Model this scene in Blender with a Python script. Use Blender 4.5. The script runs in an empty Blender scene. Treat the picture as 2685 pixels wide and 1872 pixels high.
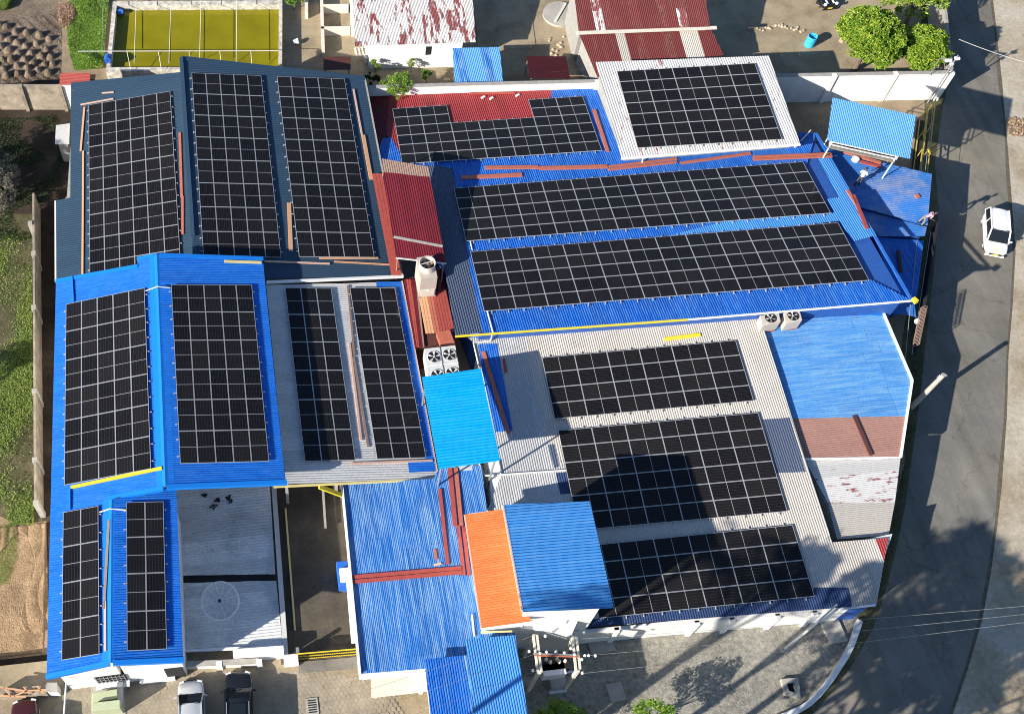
import bpy, bmesh, math, random
import numpy as np
from mathutils import Vector, Matrix, Quaternion
random.seed(7); rng = np.random.default_rng(7)
S = bpy.context.scene
COL = S.collection
# ------------------------------------------------------------------ camera (survey of the drone photograph)
CAMH = 73.0
MR = np.array([[0.9942137684752935, -0.10159478807692955, 0.03489242911806326],
               [-0.10427605485245262, -0.8347775616816394, 0.5406227214030731],
               [-0.025797033910191856, -0.5411329980221686, -0.8405412491323528]])
FPX, CX, CY, PW, PH = 2915.6, 790.73, 772.51, 2685.0, 1872.0
cam_d = bpy.data.cameras.new('camera'); cam = bpy.data.objects.new('camera', cam_d); COL.objects.link(cam)
cam_d.sensor_fit = 'HORIZONTAL'; cam_d.sensor_width = 36.0; cam_d.lens = FPX / PW * 36.0
cam_d.shift_x = (PW / 2 - CX) / PW; cam_d.shift_y = -(PH / 2 - CY) / PW
cam_d.clip_start = 1.0; cam_d.clip_end = 6000.0
mw = Matrix.Identity(4)
for i in range(3):
    mw[i][0] = MR[i, 0]; mw[i][1] = -MR[i, 1]; mw[i][2] = -MR[i, 2]
mw[2][3] = CAMH
cam.matrix_world = mw
S.camera = cam
# ------------------------------------------------------------------ sky, sun, exposure
SUN_AZ, SUN_EL = 26.0, 26.0          # direction the shadows run (from +x towards +y), sun elevation
w = bpy.data.worlds.new('World'); S.world = w; w.use_nodes = True
nt = w.node_tree; nt.nodes.clear()
sk = nt.nodes.new('ShaderNodeTexSky'); sk.sky_type = 'NISHITA'; sk.sun_disc = False; sk.ozone_density = 4.0; sk.dust_density = 0.4
sk.sun_elevation = math.radians(SUN_EL); sk.sun_rotation = math.atan2(-math.cos(math.radians(SUN_AZ)), -math.sin(math.radians(SUN_AZ)))
bg = nt.nodes.new('ShaderNodeBackground'); bg.inputs[1].default_value = 0.08
wo = nt.nodes.new('ShaderNodeOutputWorld')
nt.links.new(sk.outputs[0], bg.inputs[0]); nt.links.new(bg.outputs[0], wo.inputs[0])
sd = bpy.data.lights.new('sun', 'SUN'); sd.energy = 5.0; sd.angle = math.radians(0.53); sd.color = (1.0, 0.925, 0.81)
so = bpy.data.objects.new('sun', sd); COL.objects.link(so)
ca, sa, ce, se = math.cos(math.radians(SUN_AZ)), math.sin(math.radians(SUN_AZ)), math.cos(math.radians(SUN_EL)), math.sin(math.radians(SUN_EL))
so.rotation_mode = 'QUATERNION'
so.rotation_quaternion = Vector((0, 0, -1)).rotation_difference(Vector((ca * ce, sa * ce, -se)))
so.location = (-60, -30, 60)
S.view_settings.view_transform = 'Standard'; S.view_settings.look = 'None'
S.view_settings.exposure = 0.95; S.view_settings.gamma = 1.0; S.view_settings.use_curve_mapping = False
S.render.engine = 'CYCLES'; S.cycles.pixel_filter_type = 'BLACKMAN_HARRIS'; S.cycles.filter_width = 1.05
# ------------------------------------------------------------------ survey sheets: photo crops -> rays -> metres
SH = {0: (0, 0, 2685 / 2296), 10: (1340, 1640, 300 / 2287), 11: (0, 1700, 450 / 2296), 12: (440, 1740, 240 / 2296),
      13: (2540, 520, 145 / 1290), 14: (2380, 120, 305 / 1436), 15: (960, 660, 400 / 2287), 16: (0, 0, 300 / 2183),
      17: (720, 0, 400 / 2296), 18: (2080, 0, 200 / 2135), 19: (2280, 680, 300 / 1201), 20: (640, 1240, 320 / 985), 21: (1060, 900, 640 / 2277)}
for i, (x, y) in enumerate([(0, 0), (900, 0), (1785, 0), (0, 620), (900, 620), (1785, 620), (0, 1252), (900, 1252), (1785, 1252)]):
    SH[i + 1] = (x, y, 900 / 2296)
def ray(k, x, y):
    ox, oy, s = SH[k]
    return MR @ np.array([(ox + x * s - CX) / FPX, (oy + y * s - CY) / FPX, 1.0])
def at(k, x, y, h=0.0):
    r = ray(k, x, y); t = (h - CAMH) / r[2]
    return np.array([r[0] * t, r[1] * t, h])
PL = {'SA': ((-9.297, 55.773, 4.643), (-0.09798, -0.00076, 0.99519)), 'SB': ((2.348, 56.107, 5.316), (0.17989, -0.00161, 0.98368)),
      'W': ((-11.778, 29.971, 7.365), (-0.17495, 0.00373, 0.98457)), 'E': ((-3.446, 37.097, 7.424), (0.19473, 0.00107, 0.98086)),
      'I': ((-8.756, 23.259, 7.45), (0.16925, -0.00285, 0.98557)), 'FG': ((5.771, 37.47, 4.373), (0.20251, -0.00246, 0.97928)),
      'MOJ': ((26.349, 50.366, 4.45), (0.00152, 0.14514, 0.98941)), 'K': ((36.515, 58.055, 4.941), (-0.00096, -0.02749, 0.99962)),
      'PQR': ((25.849, 27.704, 3.767), (-0.00233, -0.08853, 0.99607))}
PL = {k: (np.array(c), np.array(n)) for k, (c, n) in PL.items()}
def plane3(a, b, c):
    n = np.cross(b - a, c - a); n = n / np.linalg.norm(n)
    return (a, n if n[2] > 0 else -n)
ROOFGAP = 0.17                       # panels stand this far above the roof sheets
def on(pl, k, x, y, d=None):
    if isinstance(pl, str):
        c, n = PL[pl]; d = -ROOFGAP if d is None else d - ROOFGAP
    else:
        c, n = pl; d = 0.0 if d is None else d
    r = ray(k, x, y); o = np.array([0, 0, CAMH])
    return o + r * (((c + n * d - o) @ n) / (r @ n))
def zon(pl, x, y, d=0.0):
    if isinstance(pl, str): c, n = PL[pl]; d -= ROOFGAP
    else: c, n = pl
    c = c + n * d
    return c[2] - (n[0] * (x - c[0]) + n[1] * (y - c[1])) / n[2]
def pts(pl, lst, d=None): return [on(pl, *q, d=d) for q in lst]
def gpts(lst, h=0.0): return [at(*q, h=h) for q in lst]
# ------------------------------------------------------------------ materials
def lin(v): return v
def newmat(name):
    m = bpy.data.materials.new(name); m.use_nodes = True
    return m, m.node_tree, m.node_tree.nodes['Principled BSDF']
def N(t, typ, **kw):
    n = t.nodes.new(typ)
    for k, v in kw.items(): setattr(n, k, v)
    return n
def ramp(t, fac, stops):
    r = N(t, 'ShaderNodeValToRGB'); e = r.color_ramp.elements
    e[0].position, e[0].color = stops[0][0], (*stops[0][1], 1)
    e[1].position, e[1].color = stops[1][0], (*stops[1][1], 1)
    for p, c in stops[2:]:
        q = e.new(p); q.color = (*c, 1)
    t.links.new(fac, r.inputs[0]); return r.outputs[0]
def sc(c, f): return tuple(min(1.0, max(0.0, v * f)) for v in c)
def noise(t, scale, detail=4, rough=.6, vec=None, stretch=None, seed=None):
    g = N(t, 'ShaderNodeNewGeometry') if vec is None else None
    v = g.outputs['Position'] if vec is None else vec
    if stretch:
        mp = N(t, 'ShaderNodeMapping'); mp.inputs['Scale'].default_value = stretch
        t.links.new(v, mp.inputs[0]); v = mp.outputs[0]
    n = N(t, 'ShaderNodeTexNoise'); n.inputs['Scale'].default_value = scale; n.inputs['Detail'].default_value = detail
    n.inputs['Roughness'].default_value = rough
    t.links.new(v, n.inputs['Vector']); return n.outputs['Fac']
def mix(t, a, b, fac, mode='MIX'):
    m = N(t, 'ShaderNodeMix', data_type='RGBA', blend_type=mode)
    for s, v in ((m.inputs[0], fac), (m.inputs[6], a), (m.inputs[7], b)):
        if hasattr(v, 'is_output'): t.links.new(v, s)
        elif isinstance(v, (int, float)): s.default_value = v
        else: s.default_value = (*v, 1)
    return m.outputs[2]
def math_(t, op, a, b=0.0):
    m = N(t, 'ShaderNodeMath', operation=op)
    for s, v in ((m.inputs[0], a), (m.inputs[1], b)):
        if hasattr(v, 'is_output'): t.links.new(v, s)
        else: s.default_value = v
    return m.outputs[0]
def plain(name, c, rough=.6, metal=0.0, var=.12, scale=3.0, spec=.5):
    m, t, b = newmat(name)
    f = noise(t, scale, 5, .65)
    t.links.new(ramp(t, f, [(.3, sc(c, 1 - var)), (.7, sc(c, 1 + var))]), b.inputs['Base Color'])
    b.inputs['Roughness'].default_value = rough; b.inputs['Metallic'].default_value = metal
    b.inputs['Specular IOR Level'].default_value = spec
    return m
def sheetmat(name, c, rough=.5, spec=.22, per=.14, dirt=.35, dcol=(.10, .09, .08), rib='y', fade_glint=None, metal=0.0, fa=.75):
    """painted roof sheeting: each sheet a little different, streaks along the ribs, dust and stains"""
    m, t, b = newmat(name)
    oi = N(t, 'ShaderNodeObjectInfo')
    base = ramp(t, oi.outputs['Random'], [(0.0, sc(c, 1 - per)), (1.0, sc(c, 1 + per))])
    st = (6, .35, 6) if rib == 'y' else (.35, 6, 6)
    f1 = noise(t, 1.0, 5, .65, stretch=st)
    if fade_glint: base = mix(t, base, fade_glint, ramp(t, f1, [(.42, (0, 0, 0)), (.72, (fa, fa, fa))]))  # pale rib streaks: chalky fading and painted rib highlights together
    f2 = noise(t, .45, 6, .7)
    d = math_(t, 'MULTIPLY', ramp(t, f2, [(.45, (0, 0, 0)), (.8, (1, 1, 1))]), dirt)
    base = mix(t, base, dcol, d)
    f3 = noise(t, 9.0, 3, .6)
    base = mix(t, base, ramp(t, f3, [(.3, (.82, .82, .82)), (.7, (1.12, 1.12, 1.12))]), 1.0, 'MULTIPLY')
    t.links.new(base, b.inputs['Base Color'])
    b.inputs['Roughness'].default_value = rough; b.inputs['Specular IOR Level'].default_value = spec; b.inputs['Metallic'].default_value = metal
    return m
def rustmat(name, a, r1, r2, lo=.52, hi=.58, rib='y', scale=.9, stretch=None):
    m, t, b = newmat(name)
    oi = N(t, 'ShaderNodeObjectInfo')
    off = math_(t, 'MULTIPLY', oi.outputs['Random'], .16)
    f1 = noise(t, scale, 7, .72, stretch=stretch or ((2.8, .5, 1) if rib == 'y' else (.5, 2.8, 1)))
    f1 = math_(t, 'ADD', f1, math_(t, 'SUBTRACT', off, .08))
    white = ramp(t, oi.outputs['Random'], [(0, sc(a, .82)), (1, sc(a, 1.08))])
    f2 = noise(t, 5.0, 5, .7)
    rust = ramp(t, f2, [(.35, r1), (.65, r2)])
    base = mix(t, white, rust, ramp(t, f1, [(lo, (0, 0, 0)), (hi, (1, 1, 1))]))
    f3 = noise(t, 14, 4, .7)
    base = mix(t, base, ramp(t, f3, [(.3, (.7, .68, .66)), (.65, (1.05, 1.05, 1.05))]), 1.0, 'MULTIPLY')
    t.links.new(base, b.inputs['Base Color']); b.inputs['Roughness'].default_value = .65
    return m
def groundmat(name, stops, s1=.5, s2=6.0, bump=.35, rough=.95, grain=.25, bd=.06, lanes=0.0):
    m, t, b = newmat(name)
    f = noise(t, s1, 9, .68); f2 = noise(t, s2, 6, .75); f3 = noise(t, s2 * 7, 3, .7)
    base = ramp(t, f, stops)
    base = mix(t, base, ramp(t, f2, [(.3, (1 - grain,) * 3), (.7, (1 + grain,) * 3)]), 1.0, 'MULTIPLY')
    base = mix(t, base, ramp(t, f3, [(.3, (1 - grain,) * 3), (.7, (1 + grain,) * 3)]), 1.0, 'MULTIPLY')
    if lanes:
        f4 = noise(t, 1.0, 4, .6, stretch=(.85, .05, 1)); base = mix(t, base, ramp(t, f4, [(.32, (1 - lanes,) * 3), (.68, (1 + lanes,) * 3)]), 1.0, 'MULTIPLY')
        f5 = noise(t, .12, 3, .5); base = mix(t, base, ramp(t, f5, [(.4, (1, 1, 1)), (.7, (1.12, 1.06, .95))]), 1.0, 'MULTIPLY')
        vo = N(t, 'ShaderNodeTexVoronoi', feature='DISTANCE_TO_EDGE'); vo.inputs['Scale'].default_value = .22
        g_ = N(t, 'ShaderNodeNewGeometry'); nz = N(t, 'ShaderNodeTexNoise'); nz.inputs['Scale'].default_value = .8; nz.inputs['Detail'].default_value = 6; t.links.new(g_.outputs['Position'], nz.inputs['Vector'])
        vv = N(t, 'ShaderNodeVectorMath', operation='MULTIPLY_ADD'); t.links.new(nz.outputs['Color'], vv.inputs[0]); vv.inputs[1].default_value = (2.2, 2.2, 0); t.links.new(g_.outputs['Position'], vv.inputs[2]); t.links.new(vv.outputs[0], vo.inputs['Vector'])
        base = mix(t, base, ramp(t, vo.outputs['Distance'], [(.0, (.55, .55, .55)), (.012, (1, 1, 1))]), .6, 'MULTIPLY')
    t.links.new(base, b.inputs['Base Color']); b.inputs['Roughness'].default_value = rough; b.inputs['Specular IOR Level'].default_value = .2
    bp = N(t, 'ShaderNodeBump'); bp.inputs['Strength'].default_value = bump; bp.inputs['Distance'].default_value = bd
    t.links.new(math_(t, 'ADD', f2, math_(t, 'MULTIPLY', f3, .5)), bp.inputs['Height']); t.links.new(bp.outputs[0], b.inputs['Normal'])
    return m
def leafmat(name, a, b_, rough=.5, trans=.25):
    m, t, b = newmat(name)
    g = N(t, 'ShaderNodeNewGeometry')
    t.links.new(ramp(t, g.outputs['Random Per Island'], [(0, a), (1, b_)]), b.inputs['Base Color'])
    b.inputs['Roughness'].default_value = rough; b.inputs['Specular IOR Level'].default_value = .35
    tr = N(t, 'ShaderNodeBsdfTranslucent'); t.links.new(ramp(t, g.outputs['Random Per Island'], [(0, sc(a, 1.3)), (1, sc(b_, 1.3))]), tr.inputs[0])
    mx = N(t, 'ShaderNodeMixShader'); mx.inputs[0].default_value = trans
    o = t.nodes['Material Output']
    t.links.new(b.outputs[0], mx.inputs[1]); t.links.new(tr.outputs[0], mx.inputs[2]); t.links.new(mx.outputs[0], o.inputs[0])
    return m
def panelmat():
    m, t, b = newmat('solar_cells')
    tc = N(t, 'ShaderNodeTexCoord'); sp = N(t, 'ShaderNodeSeparateXYZ'); t.links.new(tc.outputs['Object'], sp.inputs[0])
    def line(v, period, width, off=0.0):
        a = math_(t, 'FRACT', math_(t, 'DIVIDE', math_(t, 'ADD', v, off), period))
        return math_(t, 'LESS_THAN', a, width / period)
    gx = line(sp.outputs[0], .184, .011, .003 - .557 + .184 * 4); gy = line(sp.outputs[1], .0925, .0035)
    bx = line(sp.outputs[0], .0184, .0012)
    f = math_(t, 'MAXIMUM', math_(t, 'MULTIPLY', math_(t, 'MAXIMUM', gx, gy), .8), math_(t, 'MULTIPLY', bx, .6))
    oi = N(t, 'ShaderNodeObjectInfo')
    cell = ramp(t, oi.outputs['Random'], [(0, (.004, .004, .006)), (1, (.011, .0105, .0115))])
    base = mix(t, cell, (.06, .057, .056), f)
    dust = noise(t, 2.2, 5, .7)
    base = mix(t, base, (.16, .14, .12), math_(t, 'MULTIPLY', ramp(t, dust, [(.4, (0, 0, 0)), (.85, (1, 1, 1))]), .022))
    t.links.new(base, b.inputs['Base Color'])
    b.inputs['Roughness'].default_value = .10; b.inputs['Specular IOR Level'].default_value = .22
    return m
M_ = {}
BLUE = (.010, .105, .60)
M_['blue_y'] = sheetmat('blue_sheet_painted', (.010, .112, .50), rib='y', per=.13, dirt=.22, dcol=(.12, .16, .22), rough=.45, fade_glint=(.09, .26, .62), fa=.65)  # the pale streaks also paint light along the rib crests
M_['blue_x'] = sheetmat('blue_sheet_gable', (.010, .142, .60), rib='x', per=.11, dirt=.14, dcol=(.10, .18, .30), rough=.42, fade_glint=(.05, .23, .66), fa=.55)
M_['blue_fade_y'] = sheetmat('blue_sheet_faded', (.025, .16, .50), rib='y', per=.12, dirt=.12, fade_glint=(.30, .48, .70), rough=.5, fa=.85)
M_['blue_pale_x'] = sheetmat('blue_sheet_pale', (.07, .25, .58), rib='x', per=.08, dirt=.10, fade_glint=(.26, .46, .70), rough=.45, fa=.7)
M_['blue_pale_y'] = sheetmat('blue_sheet_light', (.13, .36, .72), rib='y', per=.06, dirt=.08, rough=.5)
M_['blue_worn'] = sheetmat('blue_sheet_worn', (.04, .17, .50), rib='y', per=.16, dirt=.85, dcol=(.34, .33, .34), rough=.55)
M_['blue_tower'] = sheetmat('blue_sheet_tower', (.05, .24, .60), rib='x', per=.07, dirt=.08, rough=.45, fade_glint=(.15, .38, .68), fa=.5)
M_['blue_sky'] = sheetmat('blue_sheet_low', (.07, .27, .68), rib='y', per=.10, dirt=.10, rough=.5)
M_['cyan'] = sheetmat('cyan_sheet', (.0, .31, .72), rib='x', per=.05, dirt=.07, rough=.45, fade_glint=(.05, .42, .80), fa=.35)
M_['orange'] = sheetmat('orange_sheet', (.78, .155, .045), rib='x', per=.08, dirt=.22, dcol=(.45, .14, .06), rough=.5, fade_glint=(.82, .27, .12), fa=.5)
M_['trim_blue'] = plain('blue_trim', (.008, .20, .70), rough=.4, var=.05)
M_['slate'] = sheetmat('slate_sheet', (.030, .064, .108), rib='x', per=.05, dirt=.12, dcol=(.10, .10, .10), rough=.55)
M_['slate_y'] = sheetmat('slate_blue_sheet', (.075, .10, .16), rib='y', per=.05, dirt=.1, dcol=(.10, .10, .10), rough=.55)
M_['slate_dk'] = sheetmat('navy_sheet', (.028, .055, .14), rib='y', per=.12, dirt=.35, dcol=(.07, .08, .10), rough=.5)
M_['zinc_y'] = sheetmat('zinc_sheet', (.50, .465, .425), rib='y', per=.06, dirt=.3, dcol=(.27, .25, .22), rough=.5)
M_['zinc_new'] = sheetmat('zinc_sheet_new', (.46, .465, .47), rib='y', per=.06, dirt=.2, dcol=(.3, .3, .3), rough=.4, metal=.15)
M_['zinc_x'] = sheetmat('zinc_sheet_cross', (.54, .54, .535), rib='x', per=.08, dirt=.3, dcol=(.22, .22, .22), rough=.45)
M_['zinc_old'] = sheetmat('zinc_sheet_old', (.76, .78, .78), rib='x', per=.12, dirt=.5, dcol=(.20, .19, .18), rough=.45, metal=.1)
M_['red_y'] = sheetmat('red_sheet', (.33, .045, .05), rib='y', per=.10, dirt=.4, dcol=(.12, .04, .04), rough=.55)
M_['maroon'] = sheetmat('maroon_sheet', (.15, .016, .026), rib='y', per=.12, dirt=.5, dcol=(.05, .015, .02), rough=.5)
M_['maroon_dk'] = sheetmat('dark_maroon_sheet', (.05, .008, .012), rib='x', per=.1, dirt=.4, dcol=(.03, .01, .012), rough=.6)
M_['brown_dk'] = sheetmat('dark_brown_sheet', (.09, .035, .03), rib='y', per=.12, dirt=.4, dcol=(.05, .03, .03), rough=.6)
M_['pinkbrown'] = sheetmat('brown_pink_sheet', (.36, .20, .165), rib='x', per=.08, dirt=.3, dcol=(.15, .10, .09), rough=.6)
M_['rustwhite_y'] = rustmat('white_sheet_rusted', (.66, .65, .64), (.30, .035, .035), (.14, .10, .10), .51, .55)
M_['rustwhite_k'] = rustmat('white_sheet_flecked', (.66, .65, .64), (.28, .05, .03), (.20, .11, .07), .62, .68, scale=1.6)
M_['rustwhite_x'] = rustmat('white_sheet_streaked', (.60, .60, .60), (.26, .035, .03), (.18, .05, .04), .60, .66, rib='x', scale=1.4, stretch=(.5, 2.2, 1))
M_['rustred_y'] = rustmat('red_sheet_rusted', (.16, .028, .028), (.08, .018, .018), (.24, .10, .08), .5, .68)
M_['rustgrey_y'] = rustmat('grey_sheet_stained', (.52, .49, .45), (.22, .06, .04), (.24, .20, .16), .66, .74, scale=1.2)
M_['white'] = plain('white_paint', (.78, .77, .75), rough=.7, var=.05, scale=1.5)
M_['stainwall'] = plain('stained_limewash', (.50, .47, .41), rough=.9, var=.5, scale=2.2)
M_['stone'] = plain('tan_stone', (.42, .34, .24), rough=.95, var=.25)
M_['channel'] = plain('silty_channel', (.10, .085, .06), rough=.95, var=.4)
M_['yellow_dk'] = plain('dull_yellow_paint', (.42, .33, .06), rough=.6, var=.2)
M_['wire'] = plain('weathered_cable', (.30, .30, .29), rough=.6)
M_['whitewall'] = plain('limewash_wall', (.74, .73, .70), rough=.85, var=.09, scale=1.2)
M_['whitemetal'] = plain('white_metal', (.75, .76, .78), rough=.4, var=.04)
M_['cream'] = plain('cream_wall', (.62, .58, .50), rough=.85, var=.08)
M_['greywall'] = plain('grey_render', (.30, .29, .27), rough=.9, var=.2)
M_['tanwall'] = plain('stained_render', (.30, .25, .19), rough=.95, var=.4, scale=1.3)
M_['bluewall'] = plain('blue_wall', (.02, .09, .34), rough=.6)
M_['dark'] = plain('dark_opening', (.012, .012, .014), rough=.8)
M_['yellow'] = plain('yellow_paint', (.80, .58, .03), rough=.5, var=.05)
M_['paleyellow'] = plain('pale_yellow_trim', (.75, .62, .25), rough=.55, var=.08)
M_['alu'] = plain('panel_frame_aluminium', (.50, .51, .53), rough=.35, metal=.25, var=.03)
M_['cells'] = panelmat()
M_['terra'] = plain('terracotta_paint', (.42, .125, .075), rough=.6, var=.15)
M_['redpaint'] = plain('red_oxide_paint', (.34, .065, .05), rough=.55, var=.15)
M_['wood'] = plain('fresh_timber', (.62, .33, .17), rough=.8, var=.15, scale=6)
M_['woodpink'] = plain('pale_timber', (.62, .40, .30), rough=.8, var=.12, scale=6)
M_['woodold'] = plain('weathered_timber', (.27, .18, .14), rough=.85, var=.2, scale=5)
M_['concrete'] = plain('concrete', (.36, .34, .30), rough=.92, var=.18, scale=2)
M_['concretedk'] = plain('stained_concrete', (.20, .185, .16), rough=.92, var=.3, scale=1.2)
M_['steel'] = plain('galvanised_steel', (.45, .46, .47), rough=.4, metal=.6, var=.08)
M_['pipe'] = plain('white_pvc', (.70, .69, .66), rough=.4, var=.05)
M_['beige'] = plain('beige_plastic', (.55, .50, .43), rough=.55, var=.06)
M_['beigedk'] = plain('cooling_tower_shell', (.42, .36, .31), rough=.6, var=.06)
M_['ltgrey'] = plain('light_grey_enamel', (.55, .56, .55), rough=.5, var=.05)
M_['black'] = plain('black_plastic', (.015, .015, .016), rough=.5)
M_['tyre'] = plain('tyre_rubber', (.02, .02, .02), rough=.85)
M_['drum'] = plain('blue_plastic_drum', (.02, .12, .50), rough=.45)
M_['drumlt'] = plain('light_blue_plastic_drum', (.04, .42, .75), rough=.45)
M_['greenbox'] = plain('pale_green_enamel', (.42, .47, .30), rough=.55, var=.05)
M_['glass'], _t, _b = newmat('car_glass'); _b.inputs['Base Color'].default_value = (.012, .016, .02, 1); _b.inputs['Roughness'].default_value = .06
M_['lamp'], _t, _b = newmat('headlamp_lens'); _b.inputs['Base Color'].default_value = (.65, .67, .70, 1); _b.inputs['Roughness'].default_value = .12
M_['plate'] = plain('yellow_plate', (.75, .60, .05), rough=.5)
def paint(name, c, rough=.25, metal=.0):
    m, t, b = newmat(name); b.inputs['Base Color'].default_value = (*c, 1); b.inputs['Roughness'].default_value = rough
    b.inputs['Coat Weight'].default_value = .6; b.inputs['Coat Roughness'].default_value = .06; b.inputs['Metallic'].default_value = metal
    return m
M_['soil'] = groundmat('garden_soil', [(.3, (.10, .075, .055)), (.55, (.22, .17, .125)), (.75, (.30, .235, .175))], .5, 4, .8, grain=.3, bd=.12)
M_['dark_soil'] = groundmat('shade_darkened_soil', [(.3, (.02, .015, .011)), (.55, (.048, .036, .027)), (.75, (.09, .068, .05))], .4, 4, .7, grain=.3, bd=.1)  # dark brown soil, deepened further to carry the yard's shade
M_['dirt'] = groundmat('trodden_earth', [(.3, (.17, .135, .095)), (.55, (.30, .235, .155)), (.75, (.38, .295, .195))], .35, 5, .4, grain=.2)
M_['sand'] = groundmat('sandy_orange_earth', [(.3, (.20, .135, .08)), (.55, (.36, .25, .15)), (.75, (.46, .33, .21))], .5, 3.5, .8, grain=.25, bd=.1)
M_['asphalt'] = groundmat('dusty_asphalt', [(.25, (.118, .114, .104)), (.5, (.160, .154, .139)), (.75, (.212, .20, .176))], .25, 9, .25, grain=.16, rough=.9, lanes=.16)
M_['shoulder'] = groundmat('pale_dusty_shoulder', [(.22, (.19, .145, .09)), (.42, (.34, .285, .205)), (.58, (.42, .375, .30)), (.78, (.50, .46, .38))], .22, 3, .6, grain=.24)
M_['gravel'] = groundmat('chippings', [(.25, (.20, .19, .165)), (.5, (.30, .285, .245)), (.75, (.37, .35, .30))], .4, 3.2, .9, grain=.40, bd=.12)
M_['yard'] = groundmat('worn_concrete_yard', [(.25, (.15, .115, .075)), (.5, (.30, .245, .165)), (.75, (.40, .33, .225))], .35, 5, .3, grain=.15)
M_['yard_dk'] = groundmat('shade_dark_concrete', [(.25, (.04, .034, .027)), (.5, (.085, .073, .058)), (.75, (.16, .135, .10))], .3, 5, .25, grain=.18)  # courtyard concrete with its shade worked into a darker base
M_['verge'] = groundmat('mossy_verge', [(.3, (.05, .055, .025)), (.55, (.11, .10, .055)), (.75, (.21, .17, .10))], .5, 5, .7, grain=.35, bd=.1)
M_['paver'] = plain('paving_block', (.30, .255, .19), rough=.92, var=.25, scale=1.1)
M_['leaf'] = leafmat('leaf_bright', (.05, .17, .014), (.38, .47, .05))
M_['leaf2'] = leafmat('leaf_vine', (.07, .21, .015), (.34, .46, .08))
M_['leaf3'] = leafmat('leaf_grass', (.07, .17, .02), (.36, .42, .10))
M_['leaf4'] = leafmat('leaf_dark', (.012, .035, .01), (.05, .10, .025))
M_['leafpink'] = leafmat('leaf_with_blossom', (.07, .12, .035), (.34, .26, .25))
M_['litter'] = leafmat('dry_litter', (.20, .12, .07), (.45, .30, .19), trans=.05)
M_['bark'] = plain('bark', (.13, .10, .075), rough=.9, var=.25, scale=8)
m, t, b = newmat('algae_water'); M_['water'] = m
t.links.new(ramp(t, noise(t, .35, 5, .6), [(.3, (.17, .15, .002)), (.7, (.23, .205, .004))]), b.inputs['Base Color']); b.inputs['Roughness'].default_value = .12; b.inputs['Specular IOR Level'].default_value = .35
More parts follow.
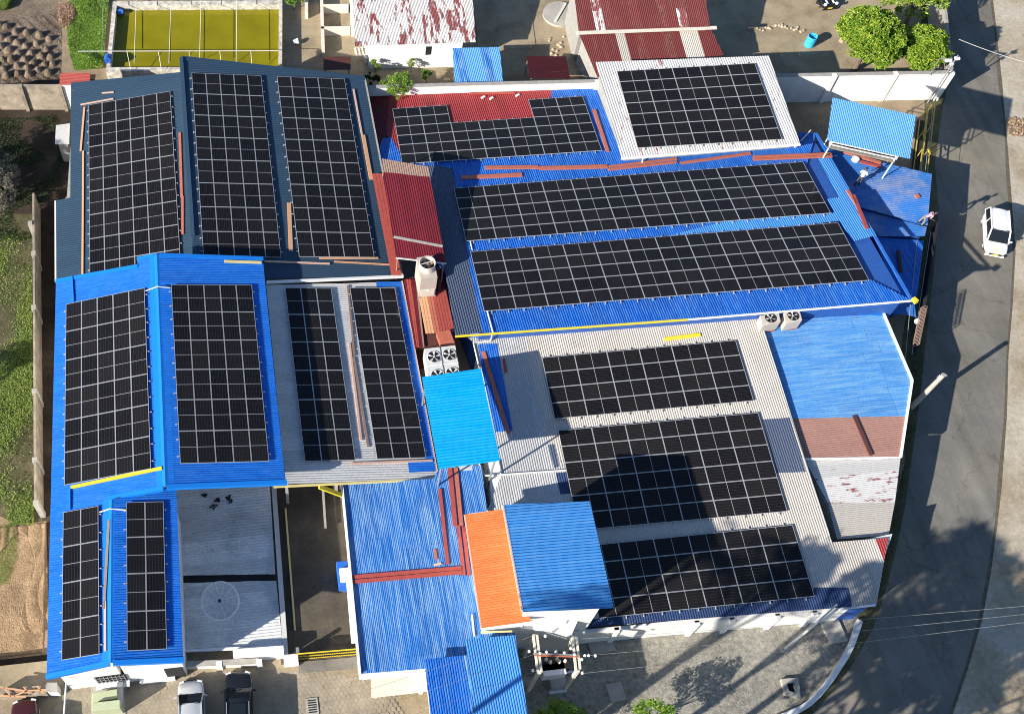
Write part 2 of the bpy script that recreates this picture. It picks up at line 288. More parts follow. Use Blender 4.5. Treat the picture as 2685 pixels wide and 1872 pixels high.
# ------------------------------------------------------------------ object helpers
def link(o, parent=None):
    COL.objects.link(o)
    if parent is not None: o.parent = parent
    return o
def tag(o, label=None, cat=None, group=None, kind=None):
    if label: o['label'] = label
    if cat: o['category'] = cat
    if group: o['group'] = group
    if kind: o['kind'] = kind
    return o
def thing(name, label, cat, loc, group=None, rz=0.0):
    o = bpy.data.objects.new(name, None); o.empty_display_size = .3
    o.location = [float(v) for v in loc]; o.rotation_euler = (0, 0, rz); link(o)
    return tag(o, label, cat, group)
def wm(o):
    """world matrix from the stored transforms (no depsgraph update needed)"""
    m = Matrix.LocRotScale(o.location, o.rotation_euler, o.scale)
    return m if o.parent is None else wm(o.parent) @ o.matrix_parent_inverse @ m
class MB:
    def __init__(s): s.v = []; s.f = []; s.m = []
    def add(s, vs, fs, mi=0):
        b = len(s.v); s.v += [tuple(map(float, v)) for v in vs]; s.f += [tuple(b + i for i in f) for f in fs]; s.m += [mi] * len(fs); return s
    def box(s, c, d, rz=0.0, mi=0, taper=1.0):
        x, y, z = np.array(d) / 2.0; cz, sz = math.cos(rz), math.sin(rz); vs = []
        for k, q in ((-1, 1.0), (1, taper)):
            for i, j in ((-1, -1), (1, -1), (1, 1), (-1, 1)):
                a, b = i * x * q, j * y * q
                vs.append((c[0] + a * cz - b * sz, c[1] + a * sz + b * cz, c[2] + k * z))
        return s.add(vs, [(3, 2, 1, 0), (4, 5, 6, 7), (0, 1, 5, 4), (1, 2, 6, 5), (2, 3, 7, 6), (3, 0, 4, 7)], mi)
    def beam(s, p, q, w, h, up=(0, 0, 1), mi=0, lift=True):
        p, q = np.array(p, float), np.array(q, float); d = q - p; d /= np.linalg.norm(d)
        r = np.cross(d, up); r /= np.linalg.norm(r); u = np.cross(r, d)
        lo, hi = (0, h) if lift else (-h / 2, h / 2)
        vs = [e + r * a * w / 2 + u * b for e in (p, q) for a, b in ((-1, lo), (1, lo), (1, hi), (-1, hi))]
        return s.add(vs, [(0, 1, 2, 3), (7, 6, 5, 4), (0, 4, 5, 1), (1, 5, 6, 2), (2, 6, 7, 3), (3, 7, 4, 0)], mi)
    def tube(s, ps, r, n=8, mi=0, caps=True):
        ps = [np.array(p, float) for p in ps]; rs = r if hasattr(r, '__len__') else [r] * len(ps); b = len(s.v)
        for i, p in enumerate(ps):
            d = ps[min(i + 1, len(ps) - 1)] - ps[max(i - 1, 0)]; d /= np.linalg.norm(d)
            a = np.cross(d, (0, 0, 1)) if abs(d[2]) < .95 else np.cross(d, (1, 0, 0)); a /= np.linalg.norm(a); c = np.cross(d, a)
            for k in range(n):
                t = 2 * math.pi * k / n; s.v.append(tuple(p + rs[i] * (a * math.cos(t) + c * math.sin(t))))
        for i in range(len(ps) - 1):
            for k in range(n):
                s.f.append((b + i * n + k, b + i * n + (k + 1) % n, b + (i + 1) * n + (k + 1) % n, b + (i + 1) * n + k)); s.m.append(mi)
        if caps:
            s.f.append(tuple(b + k for k in range(n))[::-1]); s.m.append(mi)
            s.f.append(tuple(b + (len(ps) - 1) * n + k for k in range(n))); s.m.append(mi)
        return s
    def lathe(s, c, prof, n=16, mi=0, axis=None):
        b = len(s.v); c = np.array(c, float)
        for r, z in prof:
            for k in range(n):
                t = 2 * math.pi * k / n; q = np.array((r * math.cos(t), r * math.sin(t), z))
                if axis is not None: q = axis @ q
                s.v.append(tuple(c + q))
        for i in range(len(prof) - 1):
            for k in range(n):
                s.f.append((b + i * n + k, b + i * n + (k + 1) % n, b + (i + 1) * n + (k + 1) % n, b + (i + 1) * n + k)); s.m.append(mi)
        return s
    def prism(s, poly, h0, h1, mi=0):
        """vertical prism over a plan polygon; h may be a number or a function of x, y"""
        f0 = h0 if callable(h0) else (lambda x, y: h0); f1 = h1 if callable(h1) else (lambda x, y: h1); n = len(poly)
        vs = [(p[0], p[1], f0(p[0], p[1])) for p in poly] + [(p[0], p[1], f1(p[0], p[1])) for p in poly]
        a = sum(poly[i][0] * poly[(i + 1) % n][1] - poly[(i + 1) % n][0] * poly[i][1] for i in range(n))
        fs = [(i, (i + 1) % n, n + (i + 1) % n, n + i) for i in range(n)] + [tuple(range(n))[::-1], tuple(range(n, 2 * n))]
        if a < 0: fs = [f[::-1] for f in fs]
        return s.add(vs, fs, mi)
    def mesh(s, name, mats, smooth=False):
        me = bpy.data.meshes.new(name); me.from_pydata(s.v, [], s.f)
        for m_ in (mats if isinstance(mats, (list, tuple)) else [mats]): me.materials.append(M_[m_] if isinstance(m_, str) else m_)
        me.polygons.foreach_set('material_index', s.m)
        if smooth: me.polygons.foreach_set('use_smooth', [True] * len(s.f))
        me.update(); return me
    def build(s, name, mats, parent=None, smooth=False, bevel=0.0):
        o = link(bpy.data.objects.new(name, s.mesh(name, mats, smooth)), parent)
        if parent is not None:
            o.matrix_parent_inverse = wm(parent).inverted() if s.world else Matrix.Identity(4)
        if bevel:
            md = o.modifiers.new('bevel', 'BEVEL'); md.width = bevel; md.segments = 2; md.limit_method = 'ANGLE'
        return o
    world = True          # vertices are in world metres; the parent inverse keeps them there
def local(mb): mb.world = False; return mb
def build_mesh_arrays(name, V, F, mats, parent=None):
    me = bpy.data.meshes.new(name); me.from_pydata(V.tolist(), [], F.tolist())
    for m_ in mats: me.materials.append(M_[m_])
    me.update(); o = link(bpy.data.objects.new(name, me), parent)
    return o
def clip(poly, axis, val, keep_gt):
    out = []; n = len(poly)
    for i in range(n):
        p, q = poly[i], poly[(i + 1) % n]; a, b = p[axis] - val, q[axis] - val
        if not keep_gt: a, b = -a, -b
        if a >= 0: out.append(p)
        if (a >= 0) != (b >= 0):
            t = a / (a - b); out.append((p[0] + (q[0] - p[0]) * t, p[1] + (q[1] - p[1]) * t))
    return out
def sheets(parent, poly, rib, mat, pl=None, width=.82, period=.16, amp=.028, length=None, lift=0.0, name='roof_sheet', jitter=.004, style='trap'):
    """roof sheeting laid over a plane polygon: separate sheets, each with real ribs"""
    poly = [np.array(p, float) for p in poly]
    if pl is None:
        n = np.zeros(3)
        for i in range(len(poly)): n += np.cross(poly[i] - poly[0], poly[(i + 1) % len(poly)] - poly[0])
    else: n = np.array((PL[pl] if isinstance(pl, str) else pl)[1])
    n = n / np.linalg.norm(n); n = n if n[2] > 0 else -n
    r = np.array({'x': (1., 0, 0), 'y': (0, 1., 0)}[rib] if isinstance(rib, str) else rib, float); r -= n * (r @ n); r /= np.linalg.norm(r)
    c = np.cross(n, r); o = poly[0]
    P2 = [((p - o) @ r, (p @ c)) for p in poly]
    bmin, bmax = min(p[1] for p in P2), max(p[1] for p in P2); o = o - c * (o @ c)
    amin, amax = min(p[0] for p in P2), max(p[0] for p in P2)
    prof = [(0, 0), (.32, 0), (.48, 1), (.84, 1), (1.0, 0)] if style == 'trap' else [(0, 0), (.25, .5), (.5, 1), (.75, .5), (1.0, 0)]
    nr = max(1, round(width / period)); W_ = nr * period
    b = math.floor(bmin / W_) * W_; objs = []
    while b < bmax:
        segs = [(amin - 1, amax + 1)]
        if length:
            a0 = amin - random.uniform(0, .4) * length; segs = []
            while a0 < amax: segs.append((a0, a0 + length)); a0 += length
        for si, (a0, a1) in enumerate(segs):
            P_ = P2
            if length: P_ = clip(clip(P2, 0, a0, True), 0, a1 + .06, False)
            lz = lift + (si % 2) * .012 + random.uniform(-jitter, jitter); mb = MB()
            for k in range(nr):
                for (f0, h0), (f1, h1) in zip(prof, prof[1:]):
                    b0, b1 = b + (k + f0) * period, b + (k + f1) * period
                    q = clip(P_, 1, b0, True)
                    if len(q) >= 3: q = clip(q, 1, b1, False)
                    if len(q) < 3: continue
                    vs = []
                    for a_, b_ in q:
                        t_ = (b_ - b0) / (b1 - b0); vs.append(o + r * a_ + c * b_ + n * (lz + amp * (h0 + (h1 - h0) * t_)))
                    mb.add(vs, [tuple(range(len(vs)))])
            if mb.f:
                mt = mat if isinstance(mat, str) else random.choices([m_[0] for m_ in mat], [m_[1] for m_ in mat])[0]
                objs.append(mb.build(name, mt, parent))
        b += W_
    return objs
def centroid(poly): return np.mean([np.array(p)[:2] for p in poly], axis=0)
def inset(poly, d):
    """plan polygon moved inwards by d (convex)"""
    c = centroid(poly); out = []; n = len(poly); P = [np.array(p, float)[:2] for p in poly]
    for i in range(n):
        a, b, e = P[i - 1], P[i], P[(i + 1) % n]; u = (b - a) / np.linalg.norm(b - a); v = (e - b) / np.linalg.norm(e - b)
        n1 = np.array((-u[1], u[0])); n2 = np.array((-v[1], v[0]))
        if n1 @ (c - b) < 0: n1, n2 = -n1, -n2
        k = n1 + n2; k = k / max(.2, (1 + n1 @ n2)); out.append(b + k * d)
    return out
def walls(parent, poly, pl, mat='whitewall', ins=.3, drop=.12, base=0.0, name='wall'):
    P = inset(poly, ins); mb = MB(); n = len(P)
    mb.prism(P, base, lambda x, y: zon(pl, x, y) - drop)
    return mb.build(name, mat, parent)
def edge(parent, p, q, w_, h, mat, name, down=True, off=0.0):
    """a trim, flashing or gutter along a roof edge"""
    p, q = np.array(p, float), np.array(q, float)
    if down: p = p - (0, 0, h * .7); q = q - (0, 0, h * .7)
    return MB().beam(p, q, w_, h).build(name, mat, parent)
def cap(parent, p, q, nl, nr, w_, mat, name='ridge_cap', lift=.05):
    """folded ridge cap over two slopes"""
    p, q = np.array(p, float), np.array(q, float); d = (q - p) / np.linalg.norm(q - p)
    nl, nr = np.array(nl), np.array(nr); l = np.cross(nl, d); l = l if l[0] < 0 else -l; r_ = np.cross(nr, d); r_ = r_ if r_[0] > 0 else -r_
    u = np.array((0, 0, lift)); mb = MB()
    vs = []
    for e in (p, q): vs += [e + l * w_ + u * .8, e + l * w_ * .35 + u * .9, e + u * 1.7, e + r_ * w_ * .35 + u * .9, e + r_ * w_ + u * .8]
    mb.add(vs, [(i, i + 1, i + 6, i + 5) for i in range(4)])
    return mb.build(name, mat, parent)
def leaves(n, sampler, size, aspect=2.2, flat=.5, droop=.25):
    """n bent two-quad leaves; sampler(n) -> points"""
    P = sampler(n); n = len(P)
    a = rng.uniform(0, 2 * math.pi, n); tilt = rng.normal(0, flat, n)
    d = np.stack([np.cos(a) * np.cos(tilt), np.sin(a) * np.cos(tilt), np.sin(tilt)], 1)
    up = np.stack([rng.normal(0, flat, n), rng.normal(0, flat, n), np.ones(n)], 1)
    s = np.cross(d, up); s /= np.linalg.norm(s, axis=1)[:, None]
    u = np.cross(s, d); L = (size * rng.uniform(.6, 1.3, n))[:, None]; W_ = L / aspect
    v0 = P - d * L / 2; mid = P + u * L * droop * .3; v2 = P + d * L / 2 - u * L * droop
    V = np.stack([v0, mid - s * W_ / 2, v2, mid + s * W_ / 2], 1).reshape(-1, 3)
    F = np.arange(n * 4).reshape(n, 4)
    return V, F
def crown_sampler(c, rad, nclump, spread=.28, shell=.65):
    c = np.array(c, float); rad = np.array(rad, float)
    u = rng.normal(size=(nclump, 3)); u /= np.linalg.norm(u, axis=1)[:, None]; u[:, 2] = np.where(u[:, 2] < -.35, -u[:, 2], u[:, 2])
    rr = rng.uniform(shell, 1.0, nclump)[:, None]; cl = c + u * rr * rad * rng.uniform(.82, 1.08, nclump)[:, None]
    cs = rng.uniform(.5, 1.25, nclump) * spread * rad.min()
    def f(n):
        i = rng.integers(0, nclump, n); q = rng.normal(size=(n, 3)); q /= np.linalg.norm(q, axis=1)[:, None]
        return cl[i] + q * (cs[i] * rng.uniform(.35, 1, n) ** .5)[:, None] * (1, 1, .8)
    return f
def base_under(k, x, y, hc):
    p = at(k, x, y, hc); return np.array((p[0], p[1], 0.0))
def posts(par, pl, h, r, mat, ins=.15, base=0.0):
    for p in inset(pl, ins): MB().tube([(p[0], p[1], base), (p[0], p[1], h if not callable(h) else h(p[0], p[1]))], r, 6).build('post', mat, par)
def tree(name, label, cat, base, h, rad, nleaf, leaf, mat='leaf', trunk=.16, nclump=60, group=None, lean=(0, 0), spread=.28, aspect=2.4):
    b = np.array(base, float); c = b + np.array((lean[0], lean[1], h - rad[2] * .9))
    t_ = thing(name, label, cat, b, group)
    mb = MB(); fork = b + (c - b) * .55
    mb.tube([b - (0, 0, .1), b + (fork - b) * .5, fork], [trunk * 1.25, trunk, trunk * .8])
    for k in range(6):
        a = k * 1.05 + random.random() * .5; e = c + np.array((math.cos(a) * rad[0] * .7, math.sin(a) * rad[1] * .7, random.uniform(-.1, .5) * rad[2]))
        m_ = (fork + e) / 2 + (0, 0, .15 * rad[2]); mb.tube([fork - (0, 0, .1), m_, e], [trunk * .55, trunk * .35, trunk * .12], n=6)
    mb.build('trunk', 'bark', t_)
    V, F = leaves(nleaf, crown_sampler(c, rad, nclump, spread), leaf, aspect)
    o = build_mesh_arrays('crown', V, F, [mat], t_); o.matrix_parent_inverse = Matrix.Translation(-Vector(t_.location))
    return t_
def inpoly(P, poly):
    x, y = P[:, 0], P[:, 1]; r = np.zeros(len(P), bool); n = len(poly)
    for i in range(n):
        x0, y0 = poly[i][:2]; x1, y1 = poly[(i + 1) % n][:2]
        cnd = ((y0 > y) != (y1 > y)); xx = (x1 - x0) * (y - y0) / ((y1 - y0) + 1e-12) + x0
        r ^= cnd & (x < xx)
    return r
def scatter(poly, n, zfun):
    poly = [np.array(p)[:2] for p in poly]; lo = np.min(poly, 0); hi = np.max(poly, 0); out = np.zeros((0, 2))
    while len(out) < n:
        q = rng.uniform(lo, hi, (n * 2, 2)); q = q[inpoly(q, poly)]; out = np.concatenate([out, q])
    out = out[:n]; return np.column_stack([out, zfun(out)])
def vnoise(P, s, seed):
    """cheap smooth 2-D noise for plant density and height"""
    r_ = np.random.default_rng(seed); v = np.zeros(len(P))
    for k in range(6):
        a = r_.uniform(0, 2 * math.pi); f = s * r_.uniform(.6, 2.2); v += np.sin((P[:, 0] * math.cos(a) + P[:, 1] * math.sin(a)) * f + r_.uniform(0, 6.3))
    return v / 6
def ground_poly(name, poly, mat, z, sub=None):
    P = [np.array(p)[:2] for p in poly]; me = bpy.data.meshes.new(name)
    bm = bmesh.new(); f = bm.faces.new([bm.verts.new((p[0], p[1], z)) for p in P]); f.normal_update()
    if f.normal.z < 0: f.normal_flip()
    bmesh.ops.triangulate(bm, faces=bm.faces[:]); bm.to_mesh(me); bm.free(); me.materials.append(M_[mat])
    return tag(link(bpy.data.objects.new(name, me)), kind='structure')
def bar(name, label, cat, p, q, w_=.12, h=.05, mat='terra', group=None, up=(0, 0, 1)):
    o = MB().beam(p, q, w_, h, up).build(name, mat); return tag(o, label, cat, group)
def wallrun(parent, top, h, thick, mat, name='wall', base=0.0):
    """free-standing wall along plan points"""
    mb = MB(); T = [np.array(p, float)[:2] for p in top]
    for a, b in zip(T, T[1:]):
        mb.beam((a[0], a[1], base), (b[0], b[1], base), thick, h)
    return mb.build(name, mat, parent)
# ================================================================== GROUND
G0 = MB(); G0.add([(-400, -200, 0), (400, -200, 0), (400, 500, 0), (-400, 500, 0)], [(0, 1, 2, 3)]); tag(G0.build('ground', 'dirt'), kind='structure')
ROADL = [(3, 1765, -120), (3, 1770, 0), (3, 1800, 300), (3, 1790, 520), (3, 1740, 800), (3, 1700, 1100), (3, 1725, 1400), (6, 1690, 250), (6, 1665, 480), (6, 1630, 800), (6, 1590, 1150), (9, 1500, 200), (9, 1440, 480), (9, 1370, 760), (9, 1290, 1000), (9, 1160, 1230), (9, 1040, 1400), (9, 880, 1582), (9, 700, 1760)]
ROADR = [(3, 2065, -120), (3, 2075, 0), (3, 2105, 300), (3, 2130, 560), (3, 2165, 850), (3, 2180, 1200), (6, 2230, 100), (6, 2205, 480), (6, 2185, 800), (6, 2165, 1200), (9, 2125, 60), (9, 2110, 300), (9, 2050, 650), (9, 1985, 950), (9, 1915, 1250), (9, 1800, 1582), (9, 1730, 1760)]
RL, RR = gpts(ROADL), gpts(ROADR)
ground_poly('shoulder', [p for p in RR] + [RR[-1] + (60, -10, 0), RR[0] + (60, 20, 0)], 'shoulder', .004)
ground_poly('verge', [at(3, 1600, -120)] + RL[::1] + [at(9, 600, 1760), at(9, 1160, 950), at(9, 1290, 800), at(6, 1500, 1500), at(6, 1480, 1200), at(6, 1480, 700), at(6, 1590, 0), at(3, 1640, 1000)][::1], 'verge', .0062)
ground_poly('road', RL + RR[::-1], 'asphalt', .012)
rjit = [p + (random.uniform(-.05, .12), 0, 0) for p in RR]
ground_poly('drain_channel', [p - (.06, 0, 0) for p in rjit] + [p + (random.uniform(.08, .3), 0, 0) for p in rjit][::-1], 'channel', .016)
def smooth(t): t = min(1.0, max(0.0, t)); return t * t * (3 - 2 * t)
def ground_h(x, y): return 1.4 * smooth((12.5 - x) / 8.0)      # the front yard climbs towards the west
def fat(k, x, y, h=0.0):
    p = at(k, x, y, 1.0)
    for _ in range(5): p = at(k, x, y, ground_h(p[0], p[1]) + h)
    return p
ground_poly('gravel', [at(8, 1100, 1060), at(8, 1800, 900), at(9, 1180, 900), at(9, 1190, 960), at(9, 1135, 1130), at(9, 1060, 1270), at(9, 960, 1400), at(9, 850, 1520), at(9, 640, 1700), at(8, 1240, 1900), at(8, 350, 1900), at(8, 350, 1460), at(8, 560, 1300)], 'gravel', .0085)
xs_ = np.linspace(-30, 13, 44); ys_ = np.linspace(4, 20.5, 12); gx, gy = np.meshgrid(xs_, ys_); gzz = np.array([[ground_h(x, y) + .004 for x in xs_] for y in ys_])
ii = (np.arange(11)[:, None] * 44 + np.arange(43)).ravel(); tag(build_mesh_arrays('front_yard', np.stack([gx.ravel(), gy.ravel(), gzz.ravel()], 1), np.stack([ii, ii + 1, ii + 45, ii + 44], 1), ['yard']), kind='structure')
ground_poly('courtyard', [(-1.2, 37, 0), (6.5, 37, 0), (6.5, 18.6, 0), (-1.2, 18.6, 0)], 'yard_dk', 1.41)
ground_poly('neighbour_yard', [at(1, 1880, -60), at(3, 1760, -160), at(3, 1800, 470), at(1, 1880, 520)], 'yard', .002)
ground_poly('garden', [at(1, -200, -60), at(1, 420, -60), at(1, 400, 560), at(1, -200, 560)], 'soil', .003)
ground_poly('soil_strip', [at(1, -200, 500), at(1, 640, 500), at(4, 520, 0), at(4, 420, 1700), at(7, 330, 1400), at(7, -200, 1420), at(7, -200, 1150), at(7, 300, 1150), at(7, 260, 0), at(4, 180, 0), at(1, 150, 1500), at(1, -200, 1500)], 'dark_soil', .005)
ground_poly('grass_bank', [at(4, -300, -150), at(4, 240, -150), at(4, 260, 1582), at(7, 290, 330), at(7, 100, 300), at(7, -300, 300)], 'verge', .007)
ground_poly('sand_lot', [at(7, -300, 130), at(7, 120, 310), at(7, 310, 290), at(7, 330, 1180), at(7, -300, 1250)], 'sand', .009)
# tilled garden: a relief of planting mounds
MD = [(0, 480), (130, 530), (300, 620), (520, 640), (760, 690), (950, 760), (30, 720), (170, 780), (340, 830), (500, 900), (700, 850), (900, 960), (20, 900), (170, 970), (360, 1040), (600, 1030), (800, 1100), (970, 1110), (60, 1160), (220, 1150), (480, 1150), (640, 1230), (860, 1250), (1010, 1230), (80, 1330), (330, 1270), (530, 1320), (730, 1350), (930, 1410), (130, 1450), (350, 1420), (550, 1440), (-150, 560), (-150, 780), (-120, 1000), (-120, 1260)]
MC = [(at(16, x, y)[:2], random.uniform(.36, .5), random.uniform(.38, .55)) for x, y in MD]
x0, x1 = at(16, -500, 1400)[0], at(16, 1180, 800)[0]; y0, y1 = at(16, 500, 1560)[1], at(16, 500, 330)[1]
nx, ny = 170, 130; gx, gy = np.meshgrid(np.linspace(x0, x1, nx), np.linspace(y0, y1, ny)); gz = np.full(gx.shape, .012)
for (c, r_, h_) in MC:
    d_ = ((gx - c[0]) ** 2 + (gy - c[1]) ** 2) ** .5 / r_; gz = np.maximum(gz, h_ * np.clip(1 - d_ ** 2.2, 0, 1))
gz += np.random.default_rng(3).normal(0, .018, gz.shape) + .02 * np.sin(gx * 7 + gy * 5)
gz[0, :] = gz[-1, :] = gz[:, 0] = gz[:, -1] = .006
Vg = np.stack([gx.ravel(), gy.ravel(), gz.ravel()], 1); ii = (np.arange(ny - 1)[:, None] * nx + np.arange(nx - 1)).ravel()
tag(build_mesh_arrays('soil_mounds', Vg, np.stack([ii, ii + 1, ii + 1 + nx, ii + nx], 1), ['soil']), kind='structure')
# sand lot ruts
nx, ny = 110, 190; ax, bx_ = at(7, -260, 700)[0], at(7, 300, 700)[0]; ay, by = at(7, 100, 1190)[1], at(7, 100, 330)[1]
gx, gy = np.meshgrid(np.linspace(ax, bx_, nx), np.linspace(ay, by, ny)); P_ = np.stack([gx.ravel(), gy.ravel()], 1)
gz = .09 + .05 * vnoise(P_, 1.6, 4) + .11 * np.abs(np.sin(P_[:, 0] * 4.2 + 1.4 * np.sin(P_[:, 1] * .55) + vnoise(P_, .7, 9) * 4)) * (vnoise(P_, .5, 5) > -.1) + np.random.default_rng(5).normal(0, .012, len(P_))
gz = gz.reshape(gx.shape); gz[0, :] = gz[-1, :] = gz[:, 0] = gz[:, -1] = .005
ii = (np.arange(ny - 1)[:, None] * nx + np.arange(nx - 1)).ravel()
tag(build_mesh_arrays('rutted_sand', np.column_stack([P_, gz.ravel()]), np.stack([ii, ii + 1, ii + 1 + nx, ii + nx], 1), ['sand']), kind='structure')
# hexagonal paving blocks in the front yard
HX = [fat(7, 400, 1345), fat(7, 1100, 1330), fat(7, 1300, 1310), fat(7, 1900, 1290), fat(8, 100, 1330), fat(8, 340, 1460), fat(8, 400, 1600), fat(7, 330, 1600), fat(7, 380, 1480)]
hexes = []; R_ = .17; lo = np.min([p[:2] for p in HX], 0); hi = np.max([p[:2] for p in HX], 0); row = 0; y = lo[1]
while y < hi[1]:
    x = lo[0] + (R_ * .866 if row % 2 else 0)
    while x < hi[0]: hexes.append((x, y)); x += R_ * 1.732
    y += R_ * 1.5; row += 1
hexes = np.array(hexes); hexes = hexes[inpoly(hexes, [p[:2] for p in HX])]
yp = thing('yard_paving', 'hexagonal concrete block paving', None, (-5, 14, 0)); del yp['label']; yp['kind'] = 'structure'
hm = MB(); hr = R_ * .97
hm.add([(hr * math.sin(k * math.pi / 3), hr * math.cos(k * math.pi / 3), z) for z in (0, .05) for k in range(6)], [tuple(range(6, 12))[::-1]] + [(k, (k + 1) % 6, 6 + (k + 1) % 6, 6 + k)[::-1] for k in range(6)])
hme = hm.mesh('paving_block', 'paver'); big = MB()
order = np.argsort(hexes[:, 1] + np.abs(hexes[:, 0] + 3) * .05)
for i, k in enumerate(order):
    x, y = hexes[k]; z = ground_h(x, y) - .034 + random.uniform(-.006, .008)
    if i < 295:
        o = link(bpy.data.objects.new('paving_block', hme), yp); o.location = (x + 5, y - 14, z); o.rotation_euler = (random.gauss(0, .015), random.gauss(0, .015), 0)
    else: big.add([(a + x, b + y, c + z) for a, b, c in hm.v], hm.f)
tag(big.build('paving_block', 'paver', yp), kind='stuff')

# ================================================================== BUILDINGS
# --- slate-roofed factory at the north-west
fb = thing('factory_building', 'long factory hall with dark slate-coloured sheet roof under three solar arrays', 'building', (-4, 56, 0))
A1 = pts('SA', [(1, 475, 572), (1, 1222, 500), (1, 1290, 1582), (4, 1290, 190), (4, 560, 330), (1, 470, 1325)])
A2 = pts('SA', [(1, 470, 1322), (4, 560, 330), (4, 372, 300), (1, 370, 1345)])
sheets(fb, A1, 'x', 'slate', 'SA', width=1.0, period=.2, amp=.02); sheets(fb, A2, 'x', 'slate', 'SA', width=1.0, period=.2, amp=.02)
B1 = pts('SB', [(1, 1213, 392), (2, 145, 528), (2, 240, 1040), (5, 395, 262), (4, 1285, 296), (1, 1288, 1582), (1, 1240, 900)])
sheets(fb, B1, 'x', 'slate', 'SB', width=1.0, period=.2, amp=.02)
walls(fb, [A1[0], A1[1], A1[3], A2[2], A2[3], A1[5]], 'SA', 'greywall'); walls(fb, [B1[0], B1[1], B1[2], B1[3], B1[4]], 'SB', 'greywall')
edge(fb, B1[0], on('SB', 1, 1290, 1582), .3, .12, 'slate', 'ridge_cap', down=False)
edge(fb, on('SB', 4, 1780, 306), on('SB', 5, 400, 266), .16, .22, 'white', 'gutter')
edge(fb, A1[0], A1[1] , .5, .05, 'slate', 'flashing', down=False); edge(fb, B1[0], B1[1], .5, .05, 'slate', 'flashing', down=False)
edge(fb, B1[1], B1[3], .14, .1, 'greywall', 'gutter')
edge(fb, A2[3], A2[2], .12, .1, 'white', 'gutter')
# --- blue gabled building at the west
bb = thing('office_building', 'bright blue gabled building with a wide ridge cap and white walled front', 'building', (-8, 32, 0))
W1 = pts('W', [(4, 375, 300), (4, 925, 197), (4, 1048, 130), (7, 1100, 62), (7, 725, 133), (7, 735, 1238), (7, 312, 1332)])
W2 = pts('W', [(4, 922, 197), (4, 918, 152), (4, 1048, 124), (4, 1052, 150)])
sheets(bb, W1, 'x', 'blue_x', 'W', width=.9, period=.15, amp=.03); sheets(bb, W2, 'x', 'blue_x', 'W', width=.9, period=.15, amp=.03, lift=.01)
E1 = pts('E', [(4, 1060, 124), (4, 1757, 150), (7, 1908, 25), (7, 1112, 62)])
sheets(bb, E1, 'x', 'blue_x', 'E', width=.9, period=.15, amp=.03)
I1 = pts('I', [(7, 765, 136), (7, 1110, 70), (7, 1180, 78), (7, 1226, 1222), (7, 752, 1240)])
sheets(bb, I1, 'x', 'blue_x', 'I', width=.9, period=.15, amp=.03)
cap(bb, on('W', 4, 1050, 122), on('W', 7, 1108, 62), PL['W'][1], PL['E'][1], .58, 'trim_blue')
cap(bb, on('W', 7, 748, 134), on('W', 7, 742, 1240), PL['W'][1], PL['I'][1], .55, 'trim_blue')
def gable_edge(par, pl, a, b, w_=.34, h=.3, mat='trim_blue'): return edge(par, on(pl, *a), on(pl, *b), w_, h, mat, 'bargeboard', down=False, off=0)
for pl, a, b in (('W', (4, 375, 300), (4, 925, 200)), ('W', (4, 920, 153), (4, 1048, 124)), ('E', (4, 1065, 126), (4, 1757, 150)), ('W', (7, 1095, 70), (7, 725, 137)), ('E', (7, 1115, 62), (7, 1915, 30)), ('W', (7, 735, 1238), (7, 312, 1330)), ('I', (7, 752, 1238), (7, 1226, 1218))):
    p, q = on(pl, *a), on(pl, *b); MB().beam(p - (0, 0, .2), q - (0, 0, .2), .3, .27).build('bargeboard', 'trim_blue', bb)
xw = W1[0]; mbw = MB()
foot = [W1[0] + (.35, -.4, 0), np.array((on('W', 4, 1050, 122)[0], W1[0][1] - .3, 0)), np.array((W1[3][0], W1[3][1] + .35, 0)), np.array((W1[5][0], W1[3][1] + .35, 0)), np.array((W1[5][0], W1[6][1] + .55, 0)), W1[6] + (.35, .5, 0)]
mbw.prism([p[:2] for p in foot], 0, lambda x, y: zon('W', x, y) - .1)
mbw.build('wall', 'whitewall', bb)
MB().prism([p[:2] for p in (E1[0] + (0.05, -.4, 0), E1[1] + (-.25, -.3, 0), E1[2] + (-.3, 2.7, 0), E1[3] + (.02, 2.7, 0))], 0, lambda x, y: zon('E', x, y) - .12).build('wall', 'whitewall', bb)
fy = W1[6][1] + .55
MB().prism([p[:2] for p in (I1[0] + (.02, -.2, 0), I1[2] + (-.35, -.2, 0), np.array((I1[3][0] - .35, fy, 0)), np.array((I1[4][0] + .05, fy, 0)))], 0, lambda x, y: zon('I', x, y) - .12).build('wall', 'whitewall', bb)
# front openings: barred window, door recess, plinth, low hood
xa, xb = at(11, 1285, 360, 2.8)[0], at(11, 1690, 330, 2.8)[0]
wn = MB().box(((xa + xb) / 2, fy - .03, 2.85), (xb - xa, .06, 1.3)).build('window', 'dark', bb)
fr = MB()
for x in np.linspace(xa + .08, xb - .08, 8): fr.box((x, fy - .10, 2.85), (.035, .035, 1.3))
for z in (2.4, 2.85, 3.3): fr.box(((xa + xb) / 2, fy - .10, z), (xb - xa, .03, .035))
fr.build('window_grille', 'steel', wn)
MB().box(((xa + xb) / 2, fy - .22, 2.12), (xb - xa + .2, .45, .12)).build('window_sill', 'white', wn)
MB().box((I1[3][0] - 1.0, fy - .03, 2.5), (1.1, .08, 2.1)).build('door', 'dark', bb)
MB().box((I1[3][0] - 2.2, fy - .12, 1.6), (2.2, .24, .44)).build('plinth', 'white', bb)
